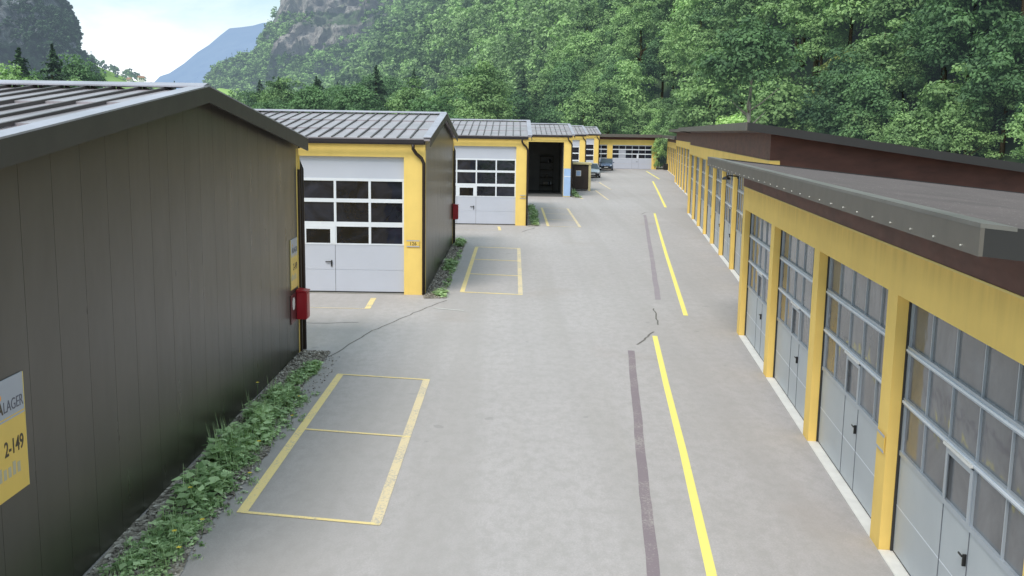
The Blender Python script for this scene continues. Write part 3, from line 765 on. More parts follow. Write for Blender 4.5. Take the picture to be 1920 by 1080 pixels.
# dark barrel at the far end
o = thing('dark_barrel', 'dark round barrel under the leafy tree at the far end of the yard', 'barrel', (20.3, 133.0, 0))
b = MB(); b.tube([(0, 0, 0), (0, 0, .04), (0, 0, .4), (0, 0, .8), (0, 0, .84)], [.44, .47, .52, .47, .44], 'black', 20); b.build('barrel_body', o, smooth=False)
b = MB(); b.tube([(0, 0, .25), (0, 0, .30)], .54, 'shed', 20); b.tube([(0, 0, .55), (0, 0, .60)], .54, 'shed', 20); b.build('barrel_hoops', o)

# ------------------------------------------------------------------ cars (front faces -y)
def car(label, x, y, rz, paintm, lowm, hatch=True):
    root = thing('parked_car', label, 'car', (x, y, 0), rz, 'cars parked at the far left garages')
    secs = [  # y, half width, z of waist, z low
        (-2.02, .62, .62, .32), (-1.95, .74, .70, .24), (-1.70, .82, .80, .20), (-1.0, .85, .93, .20), (-.2, .86, .96, .20),
        (1.0, .86, .98, .20), (1.75, .84, .98, .22), (1.98, .78, .92, .28), (2.05, .70, .70, .34)]
    V, F = [], []
    for (yy, hw, zw, zl) in secs:
        V += [(-hw*.94, yy, zl), (-hw, yy, zl+.14), (-hw, yy, (zl+zw)/2+.05), (-hw*.93, yy, zw), (0, yy, zw+.05),
              (hw*.93, yy, zw), (hw, yy, (zl+zw)/2+.05), (hw, yy, zl+.14), (hw*.94, yy, zl)]
    for i in range(len(secs)-1):
        for j in range(9):
            a = i*9+j; a2 = i*9+(j+1) % 9; F.append((a, a2, a2+9, a+9))
    F.append(tuple(range(9))); F.append(tuple(range((len(secs)-1)*9, len(secs)*9))[::-1])
    b = MB(); b.v = V; b.f = F; k = b.m(paintm); b.mi = [k]*len(F); b.build('body', root, smooth=False, bevel=.02)
    g = [(-1.05, .78, .97), (-.30, .66, 1.44), (.2, .67, 1.50), (1.1 if hatch else .7, .66, 1.46), (1.85 if hatch else 1.35, .74, .98)]
    V = []; 
    for (yy, hw, z) in g: V += [(-hw, yy, z), (hw, yy, z)]
    base = [(-.80, yy, .95) for (yy, hw, z) in g]+[(.80, yy, .95) for (yy, hw, z) in g]
    b = MB(); rf = MB(); n = len(g)
    b.poly([V[0], V[1], V[3], V[2]], 'carglass'); b.poly([V[2*n-4], V[2*n-3], V[2*n-1], V[2*n-2]], 'carglass')
    for side in (0, 1):
        pts = [V[2*i+side] for i in range(n)]
        pts2 = [((-.82 if side == 0 else .82), p[1], .95) for p in (pts[-1], pts[0])]
        b.poly(pts+pts2, 'carglass')
    b.build('window_glass', root)
    rf.poly([(p[0], p[1], p[2]+.012) for p in (V[2], V[3], V[5], V[4])], paintm); rf.poly([(p[0], p[1], p[2]+.012) for p in (V[4], V[5], V[7], V[6])], paintm)
    for side in (-1, 1):
        for (q, w_) in ((0, .03), (1, .02), (3, .03)):
            pa, pb = g[q], g[q+1]; rf.tube([(side*(pa[1]+.004), pa[0], pa[2]), (side*(pb[1]+.004), pb[0], pb[2]+.006)], .035, paintm, 6)
        rf.tube([(side*.80, .45, .97), (side*.675, .42, 1.47)], .03, paintm, 6)
    rf.build('roof', root)
    for (wx, wy) in ((-.77, -1.28), (.77, -1.28), (-.77, 1.30), (.77, 1.30)):
        w = MB(); w.tube([(wx-.10, wy, .31), (wx+.10, wy, .31)], .31, 'black', 20); wo = w.build('wheel', root)
        w = MB(); sx = .012 if wx > 0 else -.012; w.tube([(wx+(.101 if wx > 0 else -.101), wy, .31), (wx+(.101 if wx > 0 else -.101)+sx, wy, .31)], .20, 'alu', 16); w.build('rim', wo)
    b = MB(); b.box(-.70, .70, -2.07, -1.94, .24, .50, lowm); b.box(-.45, .45, -2.075, -2.03, .52, .60, 'black'); b.build('front_bumper', root, bevel=.02)
    b = MB(); b.box(-.70, .70, 1.98, 2.10, .26, .50, lowm); b.build('rear_bumper', root, bevel=.02)
    for s in (-1, 1):
        b = MB(); b.box(min(s*.48, s*.72), max(s*.48, s*.72), -2.0, -1.86, .60, .73, 'frame'); b.build('headlight', root, bevel=.02)
        b = MB(); b.box(min(s*.86, s*1.0), max(s*.86, s*1.0), -.85, -.72, .95, 1.08, paintm); b.build('wing_mirror', root, bevel=.02)
        b = MB(); b.box(min(s*.55, s*.78), max(s*.55, s*.78), 1.95, 2.06, .68, .86, 'red'); b.build('tail_light', root)
    b = MB(); b.box(-.26, .26, -2.082, -2.07, .36, .47, 'white'); b.build('number_plate', root)
    return root
M['car_blue'] = paint('car_paint_blue', (.10, .15, .26), .22, metal=.4, var=.03)
M['car_silver'] = paint('car_paint_silver', (.50, .56, .62), .25, metal=.4, var=.03)
car('dark blue hatchback parked in front of the far flat garage', 11.95, 129.6, R(-6), 'car_blue', 'black')
car('pale silver car with dark bumper half hidden by the brown shed', 8.35, 108.6, R(2), 'car_silver', 'black', False)

# ------------------------------------------------------------------ gravel beds and weeds
def bed(name, pts):
    pts = rough(pts+[pts[0]], .05, .35)[:-1]
    pts = [(max(x, min(p_[0] for p_ in pts)+.0), y) for x, y in pts]
    o = sheet(name, pts, .012, 'gravel', 'stuff'); return o
beds = [[(-4.65, 5), (-3.45, 5), (-3.60, 10.4), (-3.75, 12), (-3.72, 14), (-3.78, 16.2), (-3.95, 18), (-4.07, 21.4), (-4.65, 21.6)],
        [(-2.6, 28.6), (-1.93, 28.7), (-2.05, 34.2), (-2.2, 44), (-2.6, 44)],
        [(.75, 51.2), (1.35, 51.5), (1.4, 60), (1.0, 66), (.75, 66)],
        [(4.4, 74), (5.1, 74.2), (5.0, 84), (4.4, 89)]]
for q in beds: bed('gravel_bed', q)
# loose stones lying over the bed
def stones(name, x0, x1, y0, y1, n, smin, smax):
    Vv, Fv = [], []
    base = np.array([(1, 0, 0), (0, 1, 0), (-1, 0, 0), (0, -1, 0), (0, 0, .8), (0, 0, -.5)], float)
    tri = np.array([(0, 1, 4), (1, 2, 4), (2, 3, 4), (3, 0, 4), (1, 0, 5), (2, 1, 5), (3, 2, 5), (0, 3, 5)])
    for k in range(n):
        s = RS.uniform(smin, smax); a = RS.uniform(0, 6.28); c, d = math.cos(a), math.sin(a)
        B_ = base*np.array([s, s*RS.uniform(.6, 1), s*.7])*RS.uniform(.8, 1.2, (6, 1))
        B_ = np.stack([B_[:, 0]*c-B_[:, 1]*d, B_[:, 0]*d+B_[:, 1]*c, B_[:, 2]], 1)
        Vv.append(B_+[RS.uniform(x0, x1), RS.uniform(y0, y1), .012+s*.2]); Fv.append(tri+6*k)
    return tag(np_mesh(name, np.concatenate(Vv), np.concatenate(Fv), 'gravel'), kind='stuff')
stones('loose_gravel', -4.62, -3.98, 15, 21.5, 2600, .015, .045)
stones('loose_gravel', -4.6, -3.65, 8, 15, 1500, .015, .04)
stones('loose_gravel', -4.0, -3.62, 8, 21, 420, .01, .024)
stones('loose_gravel', -2.58, -2.05, 28.8, 43.5, 2200, .02, .055)
def weeds(name, spots, n, leafsize, h, flowers=0):
    """spots: list of (x0,x1,y0,y1,density,height)"""
    V_, F_, A_ = [], [], []
    cnt = 0
    for (x0, x1, y0, y1, num, hh, ls) in spots:
        for k in range(num):
            cx, cy = RS.uniform(x0, x1), RS.uniform(y0, y1)
            hgt = hh*RS.uniform(.35, 1.1)*(.55+.45*math.sin(cy*2.1+cx*3)**2)
            nl = RS.randint(5, 11); tint = RS.uniform(.15, .8)
            for q in range(nl):
                a = RS.uniform(0, 6.28); z = hgt*RS.uniform(.3, 1); r = RS.uniform(.02, .16)*(hh/.3)
                l = ls*RS.uniform(.55, 1.25); w = l*RS.uniform(.32, .48)
                d = np.array([math.cos(a), math.sin(a), RS.uniform(-.35, .5)]); sd = np.array([-math.sin(a), math.cos(a), RS.uniform(-.3, .3)])
                p0 = np.array([cx+math.cos(a)*r*.5, cy+math.sin(a)*r*.5, z+.01])
                pts = [p0, p0+d*l*.35+sd*w, p0+d*l+np.array([0, 0, -.1*l]), p0+d*l*.35-sd*w, ]
                V_ += pts; F_.append((cnt, cnt+1, cnt+2, cnt+3)); cnt += 4; A_.append(np.clip(tint+RS.uniform(-.25, .25), 0, 1))
            if RS.rand() < .8:
                for q in range(7):   # grass blades
                    a = RS.uniform(0, 6.28); l = hgt*RS.uniform(.8, 1.7); p0 = np.array([cx+RS.uniform(-.08, .08), cy+RS.uniform(-.08, .08), .0])
                    t = np.array([math.cos(a)*.3*l, math.sin(a)*.3*l, l]); sd = np.array([-math.sin(a), math.cos(a), 0])*.006
                    V_ += [p0-sd, p0+sd, p0+t*.7+sd*.7, p0+t]; F_.append((cnt, cnt+1, cnt+2, cnt+3)); cnt += 4; A_.append(RS.uniform(.3, .8))
    return tag(np_mesh(name, np.array(V_), np.array(F_), 'weed', attr=np.array(A_)), kind='stuff')
weeds('weeds', [(-4.40, -3.95, 13.6, 16.4, 130, .38, .13), (-4.30, -3.9, 12.2, 13.4, 36, .34, .14), (-4.30, -3.85, 10.3, 12.0, 60, .24, .10), (-4.45, -3.70, 7.0, 11.2, 150, .16, .06), (-4.3, -3.8, 10, 17, 160, .12, .05),
                (-4.35, -3.95, 16.4, 18.0, 80, .28, .12), (-4.3, -4.0, 18.2, 20.2, 60, .14, .08), (-4.0, -3.72, 11, 18, 170, .10, .07), (-4.1, -3.95, 19.3, 20.0, 40, .16, .1), (-3.75, -3.5, 8, 18, 40, .06, .05)], 0, 0, 0)
weeds('weeds', [(-2.35, -2.1, 34.5, 36.5, 45, .30, .16), (-2.25, -2.02, 28.9, 29.8, 24, .18, .13), (-2.18, -2.02, 30, 40, 70, .12, .08), (-2.4, -2.15, 41.5, 43.6, 45, .26, .14)], 0, 0, 0)
weeds('weeds', [(1.0, 1.35, 51.6, 57, 80, .2, .13), (1.0, 1.4, 57, 65, 80, .2, .14)], 0, 0, 0)
weeds('weeds', [(4.6, 5.0, 74.3, 82, 80, .22, .15)], 0, 0, 0)
fl = [(-4.35, 16.6, .55), (-3.75, 14.3, .25), (-3.6, 13.2, .15), (-3.7, 11.4, .2), (-3.75, 10.7, .15), (-4.1, 12.2, .3), (-3.66, 16.1, .12), (-3.75, 17.1, .18), (-3.9, 11.0, .22)]
b = MB()
for (x, y, z) in fl:
    b.tube([(x, y, 0), (x+.01, y, z)], .004, 'weed', 5)
    for k in range(6):
        a = k*math.pi/3; c, s = math.cos(a), math.sin(a)
        b.poly([(x+.01, y, z+.004), (x+.01+c*.022-s*.01, y+s*.022+c*.01, z+.012), (x+.01+c*.034, y+s*.034, z+.010), (x+.01+c*.022+s*.01, y+s*.022-c*.01, z+.012)], 'flower')
tag(b.build('yellow_wildflowers'), kind='stuff')

# ------------------------------------------------------------------ terrain
U = np.array([-.3007, .9537]); Nn = np.array([.9537, .3007])       # valley direction and the normal towards the right hand slope
def vnoise(x, y, seed=0):
    r = np.random.RandomState(seed); G = r.rand(64, 64)
    xi = np.floor(x).astype(int); yi = np.floor(y).astype(int); fx = x-xi; fy = y-yi
    fx = fx*fx*(3-2*fx); fy = fy*fy*(3-2*fy); g = lambda a, b_: G[a % 64, b_ % 64]
    return (g(xi, yi)*(1-fx)+g(xi+1, yi)*fx)*(1-fy)+(g(xi, yi+1)*(1-fx)+g(xi+1, yi+1)*fx)*fy
def fbm(x, y, seed=0, o=5):
    s = 0; a = .5
    for k in range(o): s = s+a*vnoise(x*2**k, y*2**k, seed+k); a *= .5
    return s
def hillz(X, Y):
    D = X*Nn[0]+Y*Nn[1]; u = X*U[0]+Y*U[1]
    foot = 68+10*(fbm(u/60., u*0, 3)-.5)
    t = np.maximum(D-foot, 0)
    z = .80*t+2.2*np.sqrt(t)
    gully = (fbm(u/70., D/160., 5)-.5)*np.minimum(t*.42, 55)
    z = z+gully
    top = 292+22*(fbm(u/120., D*0, 8)-.5)
    z = np.where(z > top-30, top-30+30*(1-np.exp(-(z-top+30)/30.)), z)
    return np.where(t > 0, z, -.6)
def grid_mesh(name, X, Y, Z, mat, attr=None):
    h, w = X.shape; V = np.stack([X, Y, Z], -1).reshape(-1, 3)
    i = np.arange(h*w).reshape(h, w); F = np.stack([i[:-1, :-1], i[:-1, 1:], i[1:, 1:], i[1:, :-1]], -1).reshape(-1, 4)
    o = np_mesh(name, V, F, mat, attr=None if attr is None else attr.reshape(-1), attrname='veg')
    o.data.polygons.foreach_set('use_smooth', [True]*len(o.data.polygons))
    return o
uu = np.concatenate([np.arange(-160, 600, 7.), np.arange(600, 2700, 22.)]); dd = np.concatenate([np.arange(55, 250, 5.), np.arange(250, 640, 12.)])
Ug, Dg = np.meshgrid(uu, dd)
Xg = Ug*U[0]+Dg*Nn[0]; Yg = Ug*U[1]+Dg*Nn[1]
tag(grid_mesh('forest_slope', Xg, Yg, hillz(Xg, Yg), 'floor'), kind='structure')

FOC, PIT, ROL, CH = 1865., .1573, .01593, 4.9
def ray(px, py):
    cp, sp = math.cos(PIT), math.sin(PIT); F = np.array([0, cp, -sp]); Rr = np.array([1, 0, 0.]); Uu = np.array([0, sp, cp])
    c, s = math.cos(ROL), math.sin(ROL); R2 = c*Rr+s*Uu; U2 = -s*Rr+c*Uu
    d = F+R2*(px-960)/FOC-U2*(py-540)/FOC
    return d/d[1]
def project(P):
    cp, sp = math.cos(PIT), math.sin(PIT); F = np.array([0, cp, -sp]); Rr = np.array([1, 0, 0.]); Uu = np.array([0, sp, cp])
    c, s = math.cos(ROL), math.sin(ROL); R2 = c*Rr+s*Uu; U2 = -s*Rr+c*Uu
    d = P-np.array([0, 0, CH]); z = d@F
    return 960+FOC*(d@R2)/z, 540-FOC*(d@U2)/z, z
def massif(name, prof, Y0, Y1, mat, shape, amp, seed, nx=150, ny=60, vegf=None, skew=1.0, crag=0):
    """mountain whose crest, as surveyed from bearings, stands at distance Y1 and whose foot lies at Y0"""
    pa = np.array(prof, float); al = np.concatenate([[0], np.cumsum(np.hypot(*np.diff(pa, axis=0).T))])
    tt = np.linspace(0, al[-1], nx); ppx = np.interp(tt, al, pa[:, 0]); ppy = np.interp(tt, al, pa[:, 1])
    if crag: ppx = ppx+(fbm(tt/9., tt*0, seed+3)-.5)*crag; ppy = ppy+(fbm(tt/7., tt*0+4, seed+5)-.5)*crag
    cx = np.array([ray(a, b_)[0]*Y1 for a, b_ in zip(ppx, ppy)]); cz = np.array([CH+ray(a, b_)[2]*Y1 for a, b_ in zip(ppx, ppy)])
    T = np.linspace(0, 1, ny)[:, None]
    X = np.repeat(cx[None], ny, 0)*(1-(1-T)*(Y1-Y0)/Y1*skew); Y = Y0+(Y1-Y0)*T+0*X
    n1 = fbm(X/amp[1]+31, T*3+0*X, seed)-.5; n2 = fbm(X/(amp[1]*.3)+9, T*11+0*X, seed+20)-.5
    Y = Y-(n1*amp[0]+n2*amp[0]*.45)*np.sin(np.pi*np.clip(T, 0, 1)**.8)
    S = np.interp(T.ravel(), [p[0] for p in shape], [p[1] for p in shape])[:, None]
    n3 = fbm(X/(amp[1]*.08)+3, Z_*.05+T*50, seed+40)-.5 if (Z_ := cz[None]*S) is not None else 0
    Y = Y-n3*amp[0]*.5*np.sin(np.pi*np.clip(T, 0, 1)); ledge = np.abs(((Z_*.022+n1*3) % 1)-.5)*amp[0]*.28
    Y = Y+ledge*np.sin(np.pi*T)*(crag > 0)
    Z = Z_+(n2*amp[0]*.25)*np.sin(np.pi*T)
    X2 = np.concatenate([X, X[-1:]*(Y[-1:]+(Y1-Y0)*.8)/Y[-1:]]); Y2_ = np.concatenate([Y, Y[-1:]+(Y1-Y0)*.8]); Z2 = np.concatenate([Z, Z[-1:]*.0-5])
    veg = np.full(X2.shape, .5)
    if vegf is not None: veg = np.concatenate([vegf(X, T+0*X, Z), np.full((1, nx), .5)])
    o = grid_mesh(name, X2, Y2_, Z2, mat, veg)
    return tag(o, kind='structure'), (X, Y, Z)
# blue mountain far down the valley
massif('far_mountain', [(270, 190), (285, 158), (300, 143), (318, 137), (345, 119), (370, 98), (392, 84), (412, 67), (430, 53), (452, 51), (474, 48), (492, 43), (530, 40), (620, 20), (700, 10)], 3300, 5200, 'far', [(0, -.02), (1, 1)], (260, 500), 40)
# rocky mountain in the middle distance
_, GR = massif('rocky_mountain', [(372, 215), (384, 172), (392, 150), (410, 132), (440, 118), (470, 108), (486, 92), (494, 66), (506, 52), (516, 34), (524, 12), (534, -12), (560, -40), (620, -70), (760, -110), (820, -120)],
        560, 900, 'rock_r', [(0, -.02), (.30, .16), (.48, .34), (.56, .40), (.66, .62), (.74, .68), (.86, .90), (1, 1)], (95, 90), 60, 330, 170,
        vegf=lambda X, T, Z: np.where((Z-4.9)/(560+340*T) < .074+.03*(fbm(X/40., T*3+0*X, 66)-.5), .85, np.where(((Z-4.9)/(560+340*T) > .098) & (((Z-4.9)/(560+340*T)) < .112), .52, .38)), crag=9)
# shaded cliff on the left
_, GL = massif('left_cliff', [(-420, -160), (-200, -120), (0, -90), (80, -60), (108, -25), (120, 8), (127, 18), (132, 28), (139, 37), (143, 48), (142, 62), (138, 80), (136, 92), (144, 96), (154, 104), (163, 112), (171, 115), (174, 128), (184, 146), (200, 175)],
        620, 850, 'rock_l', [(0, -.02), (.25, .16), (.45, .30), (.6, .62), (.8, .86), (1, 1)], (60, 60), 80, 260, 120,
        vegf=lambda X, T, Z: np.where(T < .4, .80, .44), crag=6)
# meadow hills down the valley
_, GM = massif('meadow_hill', [(120, 150), (160, 120), (175, 121), (190, 127), (215, 137), (240, 148), (262, 154), (290, 162), (330, 168)], 500, 900, 'bright_meadow', [(0, -.02), (.5, .5), (1, 1)], (12, 90), 90, 60, 20)
_, GM2 = massif('near_meadow', [(385, 200), (400, 168), (412, 165), (432, 168), (448, 178), (470, 200)], 330, 420, 'bright_meadow', [(0, -.02), (1, 1)], (4, 60), 95, 30, 10)

# ------------------------------------------------------------------ trees
def rand_dirs(n, rs):
    v = rs.normal(size=(n, 3)); return v/np.linalg.norm(v, axis=1, keepdims=True)
def leaf_quads(P, Nrm, size, rs):
    n = len(P); t = rand_dirs(n, rs); t -= Nrm*(t*Nrm).sum(1, keepdims=True); t /= np.linalg.norm(t, axis=1, keepdims=True)+1e-9
    b = np.cross(Nrm, t); s = size[:, None]
    V = np.stack([P+t*s, P+b*s*.62+Nrm*s*.12, P-t*s, P-b*s*.62+Nrm*s*.12], 1).reshape(-1, 3)
    return V, np.arange(4*n).reshape(n, 4)
def crown_points(rs, H, Wd, nclump, nleaf, base=.22, cl=(.9, 1.9)):
    """clumps around an uneven ovoid crown; returns leaf points, normals, tint"""
    P, Nr, A = [], [], []
    ph = rs.uniform(0, 6.28, 3)
    for k in range(nclump):
        d = rand_dirs(1, rs)[0]; d[2] = abs(d[2])*1.1-.35 if rs.rand() < .8 else d[2]
        az = math.atan2(d[1], d[0]); wob = 1+.20*math.sin(2*az+ph[0])+.14*math.sin(3*az+ph[1]+d[2]*3)
        rr = rs.uniform(.62, 1.0)
        c = np.array([d[0]*Wd*wob*rr, d[1]*Wd*wob*rr, H*(base+(1-base)*.5)+d[2]*H*(1-base)*.5*rr])
        # taper toward the top
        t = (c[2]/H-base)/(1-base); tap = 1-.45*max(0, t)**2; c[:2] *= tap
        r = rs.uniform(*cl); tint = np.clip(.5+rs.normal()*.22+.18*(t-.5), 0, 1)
        dd_ = rand_dirs(nleaf, rs); dd_[:, 2] = np.where(rs.rand(nleaf) < .75, np.abs(dd_[:, 2]), dd_[:, 2])
        rad = r*rs.uniform(.55, 1.05, (nleaf, 1))
        lump = 1+.25*np.sin(dd_[:, :1]*5+k)*np.sin(dd_[:, 1:2]*6+k*2)
        p = c+dd_*rad*lump*np.array([1, 1, .72])
        n_ = dd_*.8+np.array([0, 0, .35])+rs.normal(size=(nleaf, 3))*.38; n_ /= np.linalg.norm(n_, axis=1, keepdims=True)
        P.append(p); Nr.append(n_); A.append(np.clip(tint+rs.normal(size=nleaf)*.10, 0, 1))
    return np.concatenate(P), np.concatenate(Nr), np.concatenate(A)
def spruce_points(rs, H, Wd, tiers, nper):
    P, Nr, A = [], [], []
    for k in range(tiers):
        t = k/(tiers-1); z = H*(.10+.88*t); r = Wd*(1-t)**.75*(1+.10*rs.normal())+.10
        nb = max(5, int(13*(1-t*.6)))
        for q in range(nb):
            az = rs.uniform(0, 6.28); L_ = r*rs.uniform(.72, 1.15); m = int(nper*(L_/Wd+.15))+3
            s = rs.uniform(.12, 1, m); w = rs.normal(size=m)*.18*L_*(1-s*.5)
            x = np.cos(az)*s*L_-np.sin(az)*w; y = np.sin(az)*s*L_+np.cos(az)*w; zz = z+rs.uniform(-.3, .3)-s*L_*.38+s**2*L_*.12+rs.normal(size=m)*.12
            P.append(np.stack([x, y, zz], 1)); n_ = np.stack([np.cos(az)*.35+rs.normal(size=m)*.35, np.sin(az)*.35+rs.normal(size=m)*.35, np.full(m, .8)], 1)
            Nr.append(n_/np.linalg.norm(n_, axis=1, keepdims=True)); A.append(np.clip(rs.uniform(.2, .7)+.25*s+rs.normal(size=m)*.1, 0, 1))
    return np.concatenate(P), np.concatenate(Nr), np.concatenate(A)
def trunk_mesh(rs, H, spread, r0, mat, limbs=7, split=.35):
    b = MB(); pts = [(0, 0, -.4)]; x = y = 0
    for k in range(1, 7):
        x += rs.uniform(-.12, .12); y += rs.uniform(-.12, .12); pts.append((x, y, H*.88*k/6))
    rad = [r0*(1-.85*k/6) for k in range(7)]; b.tube(pts, rad, mat, 8)
    for k in range(limbs):
        t = rs.uniform(split, .8); i = t*6; j = int(i); p = np.array(pts[j])*(1-(i-j))+np.array(pts[min(6, j+1)])*(i-j)
        a = rs.uniform(0, 6.28); l = spread*rs.uniform(.35, .65)
        q = [tuple(p), tuple(p+np.array([math.cos(a)*l*.5, math.sin(a)*l*.5, l*.30])), tuple(p+np.array([math.cos(a+.2)*l, math.sin(a+.2)*l, l*.75]))]
        rr = r0*(1-.8*t)*.5; b.tube(q, [rr, rr*.6, rr*.2], mat, 6)
    return b
protos = {}
def proto_meshes(key, crown_mat, seed, H, Wd, kind='broad', nclump=66, nleaf=150, base=.2, bark='bark', lsz=(.14, .27), cl=(.9, 1.9)):
    rs = np.random.RandomState(seed)
    if kind == 'broad': P, Nr, A = crown_points(rs, H, Wd, nclump, nleaf, base, cl); size = rs.uniform(lsz[0], lsz[1], len(P))
    else: P, Nr, A = spruce_points(rs, H, Wd, 40, 34); size = rs.uniform(.14, .27, len(P))
    V, F = leaf_quads(P, Nr, size, rs)
    protos[key] = dict(V=V, F=F, A=A, mat=crown_mat, H=H, tb=trunk_mesh(rs, H, Wd, .02+H*.02, bark, 7 if kind == 'broad' and H > 6 else 0), done=None)
kinds = {'pale': 'leaf_pale', 'mid': 'leaf_mid', 'dark': 'leaf_dark', 'yellowish': 'leaf_yellow'}
shape_specs = [(14, 4.3, .04), (16, 4.7, .08), (12, 4.5, .03), (17, 4.2, .06), (13, 4.0, .02)]
for kn, mt in kinds.items():
    ns = {'pale': 4, 'mid': 5, 'dark': 4, 'yellowish': 2}[kn]
    for q in range(ns):
        H, Wd, bs = shape_specs[(q+len(kn)) % 5]
        proto_meshes((kn, q), mt, 100+len(kn)*10+q, H, Wd, base=bs)
for q in range(3): proto_meshes(('spruce', q), 'needle', 300+q, 15+q, 3.9+.3*q, 'spruce')
proto_meshes(('bush', 0), 'leaf_pale', 400, 4.2, 1.9, nclump=24, nleaf=120, base=.02, lsz=(.07, .15), cl=(.5, .9))
proto_meshes(('bush', 1), 'leaf_bright', 402, 4.2, 1.9, nclump=24, nleaf=120, base=.02, lsz=(.07, .15), cl=(.5, .9))
proto_meshes(('palebark', 0), 'leaf_dark', 401, 15, 4.6, base=.42, bark='palebark')
def place_tree(key, x, y, z, s, rz, name, label, cat, group=None):
    pr = protos[key]
    root = thing(name, label, cat, (x, y, z), rz, group); root.scale = (s, s, s*random.uniform(.92, 1.1))
    if pr['done'] is None:
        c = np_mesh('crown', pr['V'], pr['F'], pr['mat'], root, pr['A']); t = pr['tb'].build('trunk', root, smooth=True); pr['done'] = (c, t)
    else:
        for o_ in pr['done']:
            k = o_.copy(); col.objects.link(k); k.parent = root
    return root
LB = {'pale': 'pale green broadleaf tree in the forest on the slope behind the garages',
      'mid': 'mid green broadleaf tree in the forest on the slope behind the garages',
      'dark': 'dark green broadleaf tree in the forest on the slope behind the garages',
      'yellowish': 'yellowish green broadleaf tree in the forest on the slope behind the garages',
      'spruce': 'dark conical spruce in the forest behind the garages'}
GP = {'pale': 'pale green forest trees', 'mid': 'mid green forest trees', 'dark': 'dark green forest trees', 'yellowish': 'yellowish forest trees', 'spruce': 'forest spruces'}
cand = []
step = 5.1
for u in np.arange(-120, 420, step):
    for D in np.arange(66, 440, step):
        uj, Dj = u+RS.uniform(-2.4, 2.4), D+RS.uniform(-2.4, 2.4)
        cand.append((uj*U[0]+Dj*Nn[0], uj*U[1]+Dj*Nn[1]))
cand = np.array(cand)
edge = []
for u in np.arange(-70, 330, 3.6):
    D = 63.5+RS.uniform(-1.5, 4.5); edge.append((u*U[0]+D*Nn[0]+RS.uniform(-1, 1), u*U[1]+D*Nn[1]))
edge = np.array(edge)
# level wood between the garages and the slope, beyond the left garages
fl_ = []
for Y in np.arange(112, 330, 8.0):
    x0 = ray(452, 200)[0]*Y; x1 = (66-Y*Nn[1])/Nn[0]
    for X in np.arange(x0, x1, 7.2):
        Xj, Yj = X+RS.uniform(-2.5, 2.5), Y+RS.uniform(-2.5, 2.5)
        if Yj < 150 and Xj > -2: continue
        if 8 < Xj < 24 and Yj < 150: continue
        fl_.append((Xj, Yj))
fl_ = np.array(fl_)
allp = np.concatenate([cand, edge, fl_])
Z = np.concatenate([hillz(cand[:, 0], cand[:, 1]), hillz(edge[:, 0], edge[:, 1]), np.zeros(len(fl_))])
kind_ = np.concatenate([np.zeros(len(cand)), np.full(len(edge), 2), np.ones(len(fl_))])
P3 = np.stack([allp[:, 0], allp[:, 1], np.maximum(Z, 0)], 1)
px, py, dz = project(P3+np.array([0, 0, 8.]))
sel = (dz > 20) & (px > -90) & (px < 2010) & (py > -190)
P3 = P3[sel]; dz = dz[sel]; px = px[sel]; py = py[sel]; flat_ = (kind_ == 1)[sel]; edge_ = (kind_ == 2)[sel]
order = np.argsort(dz); P3 = P3[order]; flat_ = flat_[order]; edge_ = edge_[order]; px = px[order]
NIND = 330; nb = ns_ = 0
rest = []
for i, p in enumerate(P3):
    patch = fbm(np.array([p[0]/26.]), np.array([p[1]/26.]), 77)[0]
    r = RS.rand()*.55+patch*.75
    if flat_[i]: kn = 'spruce' if RS.rand() < .10 else ('dark' if r < .55 else ('mid' if r < .85 else 'pale'))
    elif edge_[i]: kn = 'pale' if RS.rand() < .45 else ('mid' if RS.rand() < .6 else 'dark')
    elif RS.rand() < .05: kn = 'spruce'
    else: kn = 'dark' if r < .47 else ('mid' if r < .70 else ('pale' if r < .92 else 'yellowish'))
    if kn == 'spruce': ok = ns_ < 60
    else: ok = nb < 292
    if i < NIND and ok:
        nv = {'pale': 4, 'mid': 5, 'dark': 4, 'yellowish': 2, 'spruce': 3}[kn]
        s = RS.uniform(.58, 1.16)
        if flat_[i]:
            lim = np.interp(px[i], [440, 480, 520, 620, 720, 850, 1000], [184, 166, 152, 146, 132, 110, 100])+RS.uniform(-6, 26)
            s = min(s*.9, max(.45, (CH+ray(px[i], lim)[2]*p[1])/15.))
        if edge_[i]: s *= .55
        if kn == 'spruce': ns_ += 1
        else: nb += 1
        place_tree((kn, RS.randint(nv)), p[0], p[1], p[2]-.3, s, RS.uniform(0, 6.28), 'spruce_tree' if kn == 'spruce' else 'broadleaf_tree', LB[kn], 'spruce' if kn == 'spruce' else 'tree', GP[kn])
    else: rest.append((p[0], p[1], p[2], kn))
print('individual trees', nb, ns_, 'rest', len(rest))
# trees that can be told apart
def at_px(px_, py_, Y): d = ray(px_, py_); return d[0]*Y, CH+d[2]*Y
x, _ = at_px(1403, 230, 96); place_tree(('palebark', 0), x, 96, 0, 1.0, 1.0, 'broadleaf_tree', 'dark crowned tree with a bare pale trunk showing above the brown roof', 'tree')
x, _ = at_px(1366, 225, 84); place_tree(('bush', 1), x, 84, 1.6, 1.25, 0, 'broadleaf_tree', 'small bright green tree peeping over the brown fascia corner', 'tree')
x, _ = at_px(1234.5, 290, 134.2); _lt = place_tree(('bush', 1), x, 134.2, 0, 1.12, 2, 'leafy_tree', 'slim bright green tree between the far flat garage and the right row', 'tree'); _lt.scale = (.48, .48, 1.1)
for q, (a, Yd, s) in enumerate(((1715, 62, 1.15), (1600, 66, .9), (1480, 74, .9), (1830, 58, .9), (1555, 72, .8), (1290, 145, 1.2))):
    x, _ = at_px(a, 250, Yd); place_tree(('bush', 0), x, Yd, .2, s, q*1.3, 'hedge_bush', 'pale green bush at the forest edge above the brown roof of the right garages', 'bush', 'pale bushes at the forest edge')
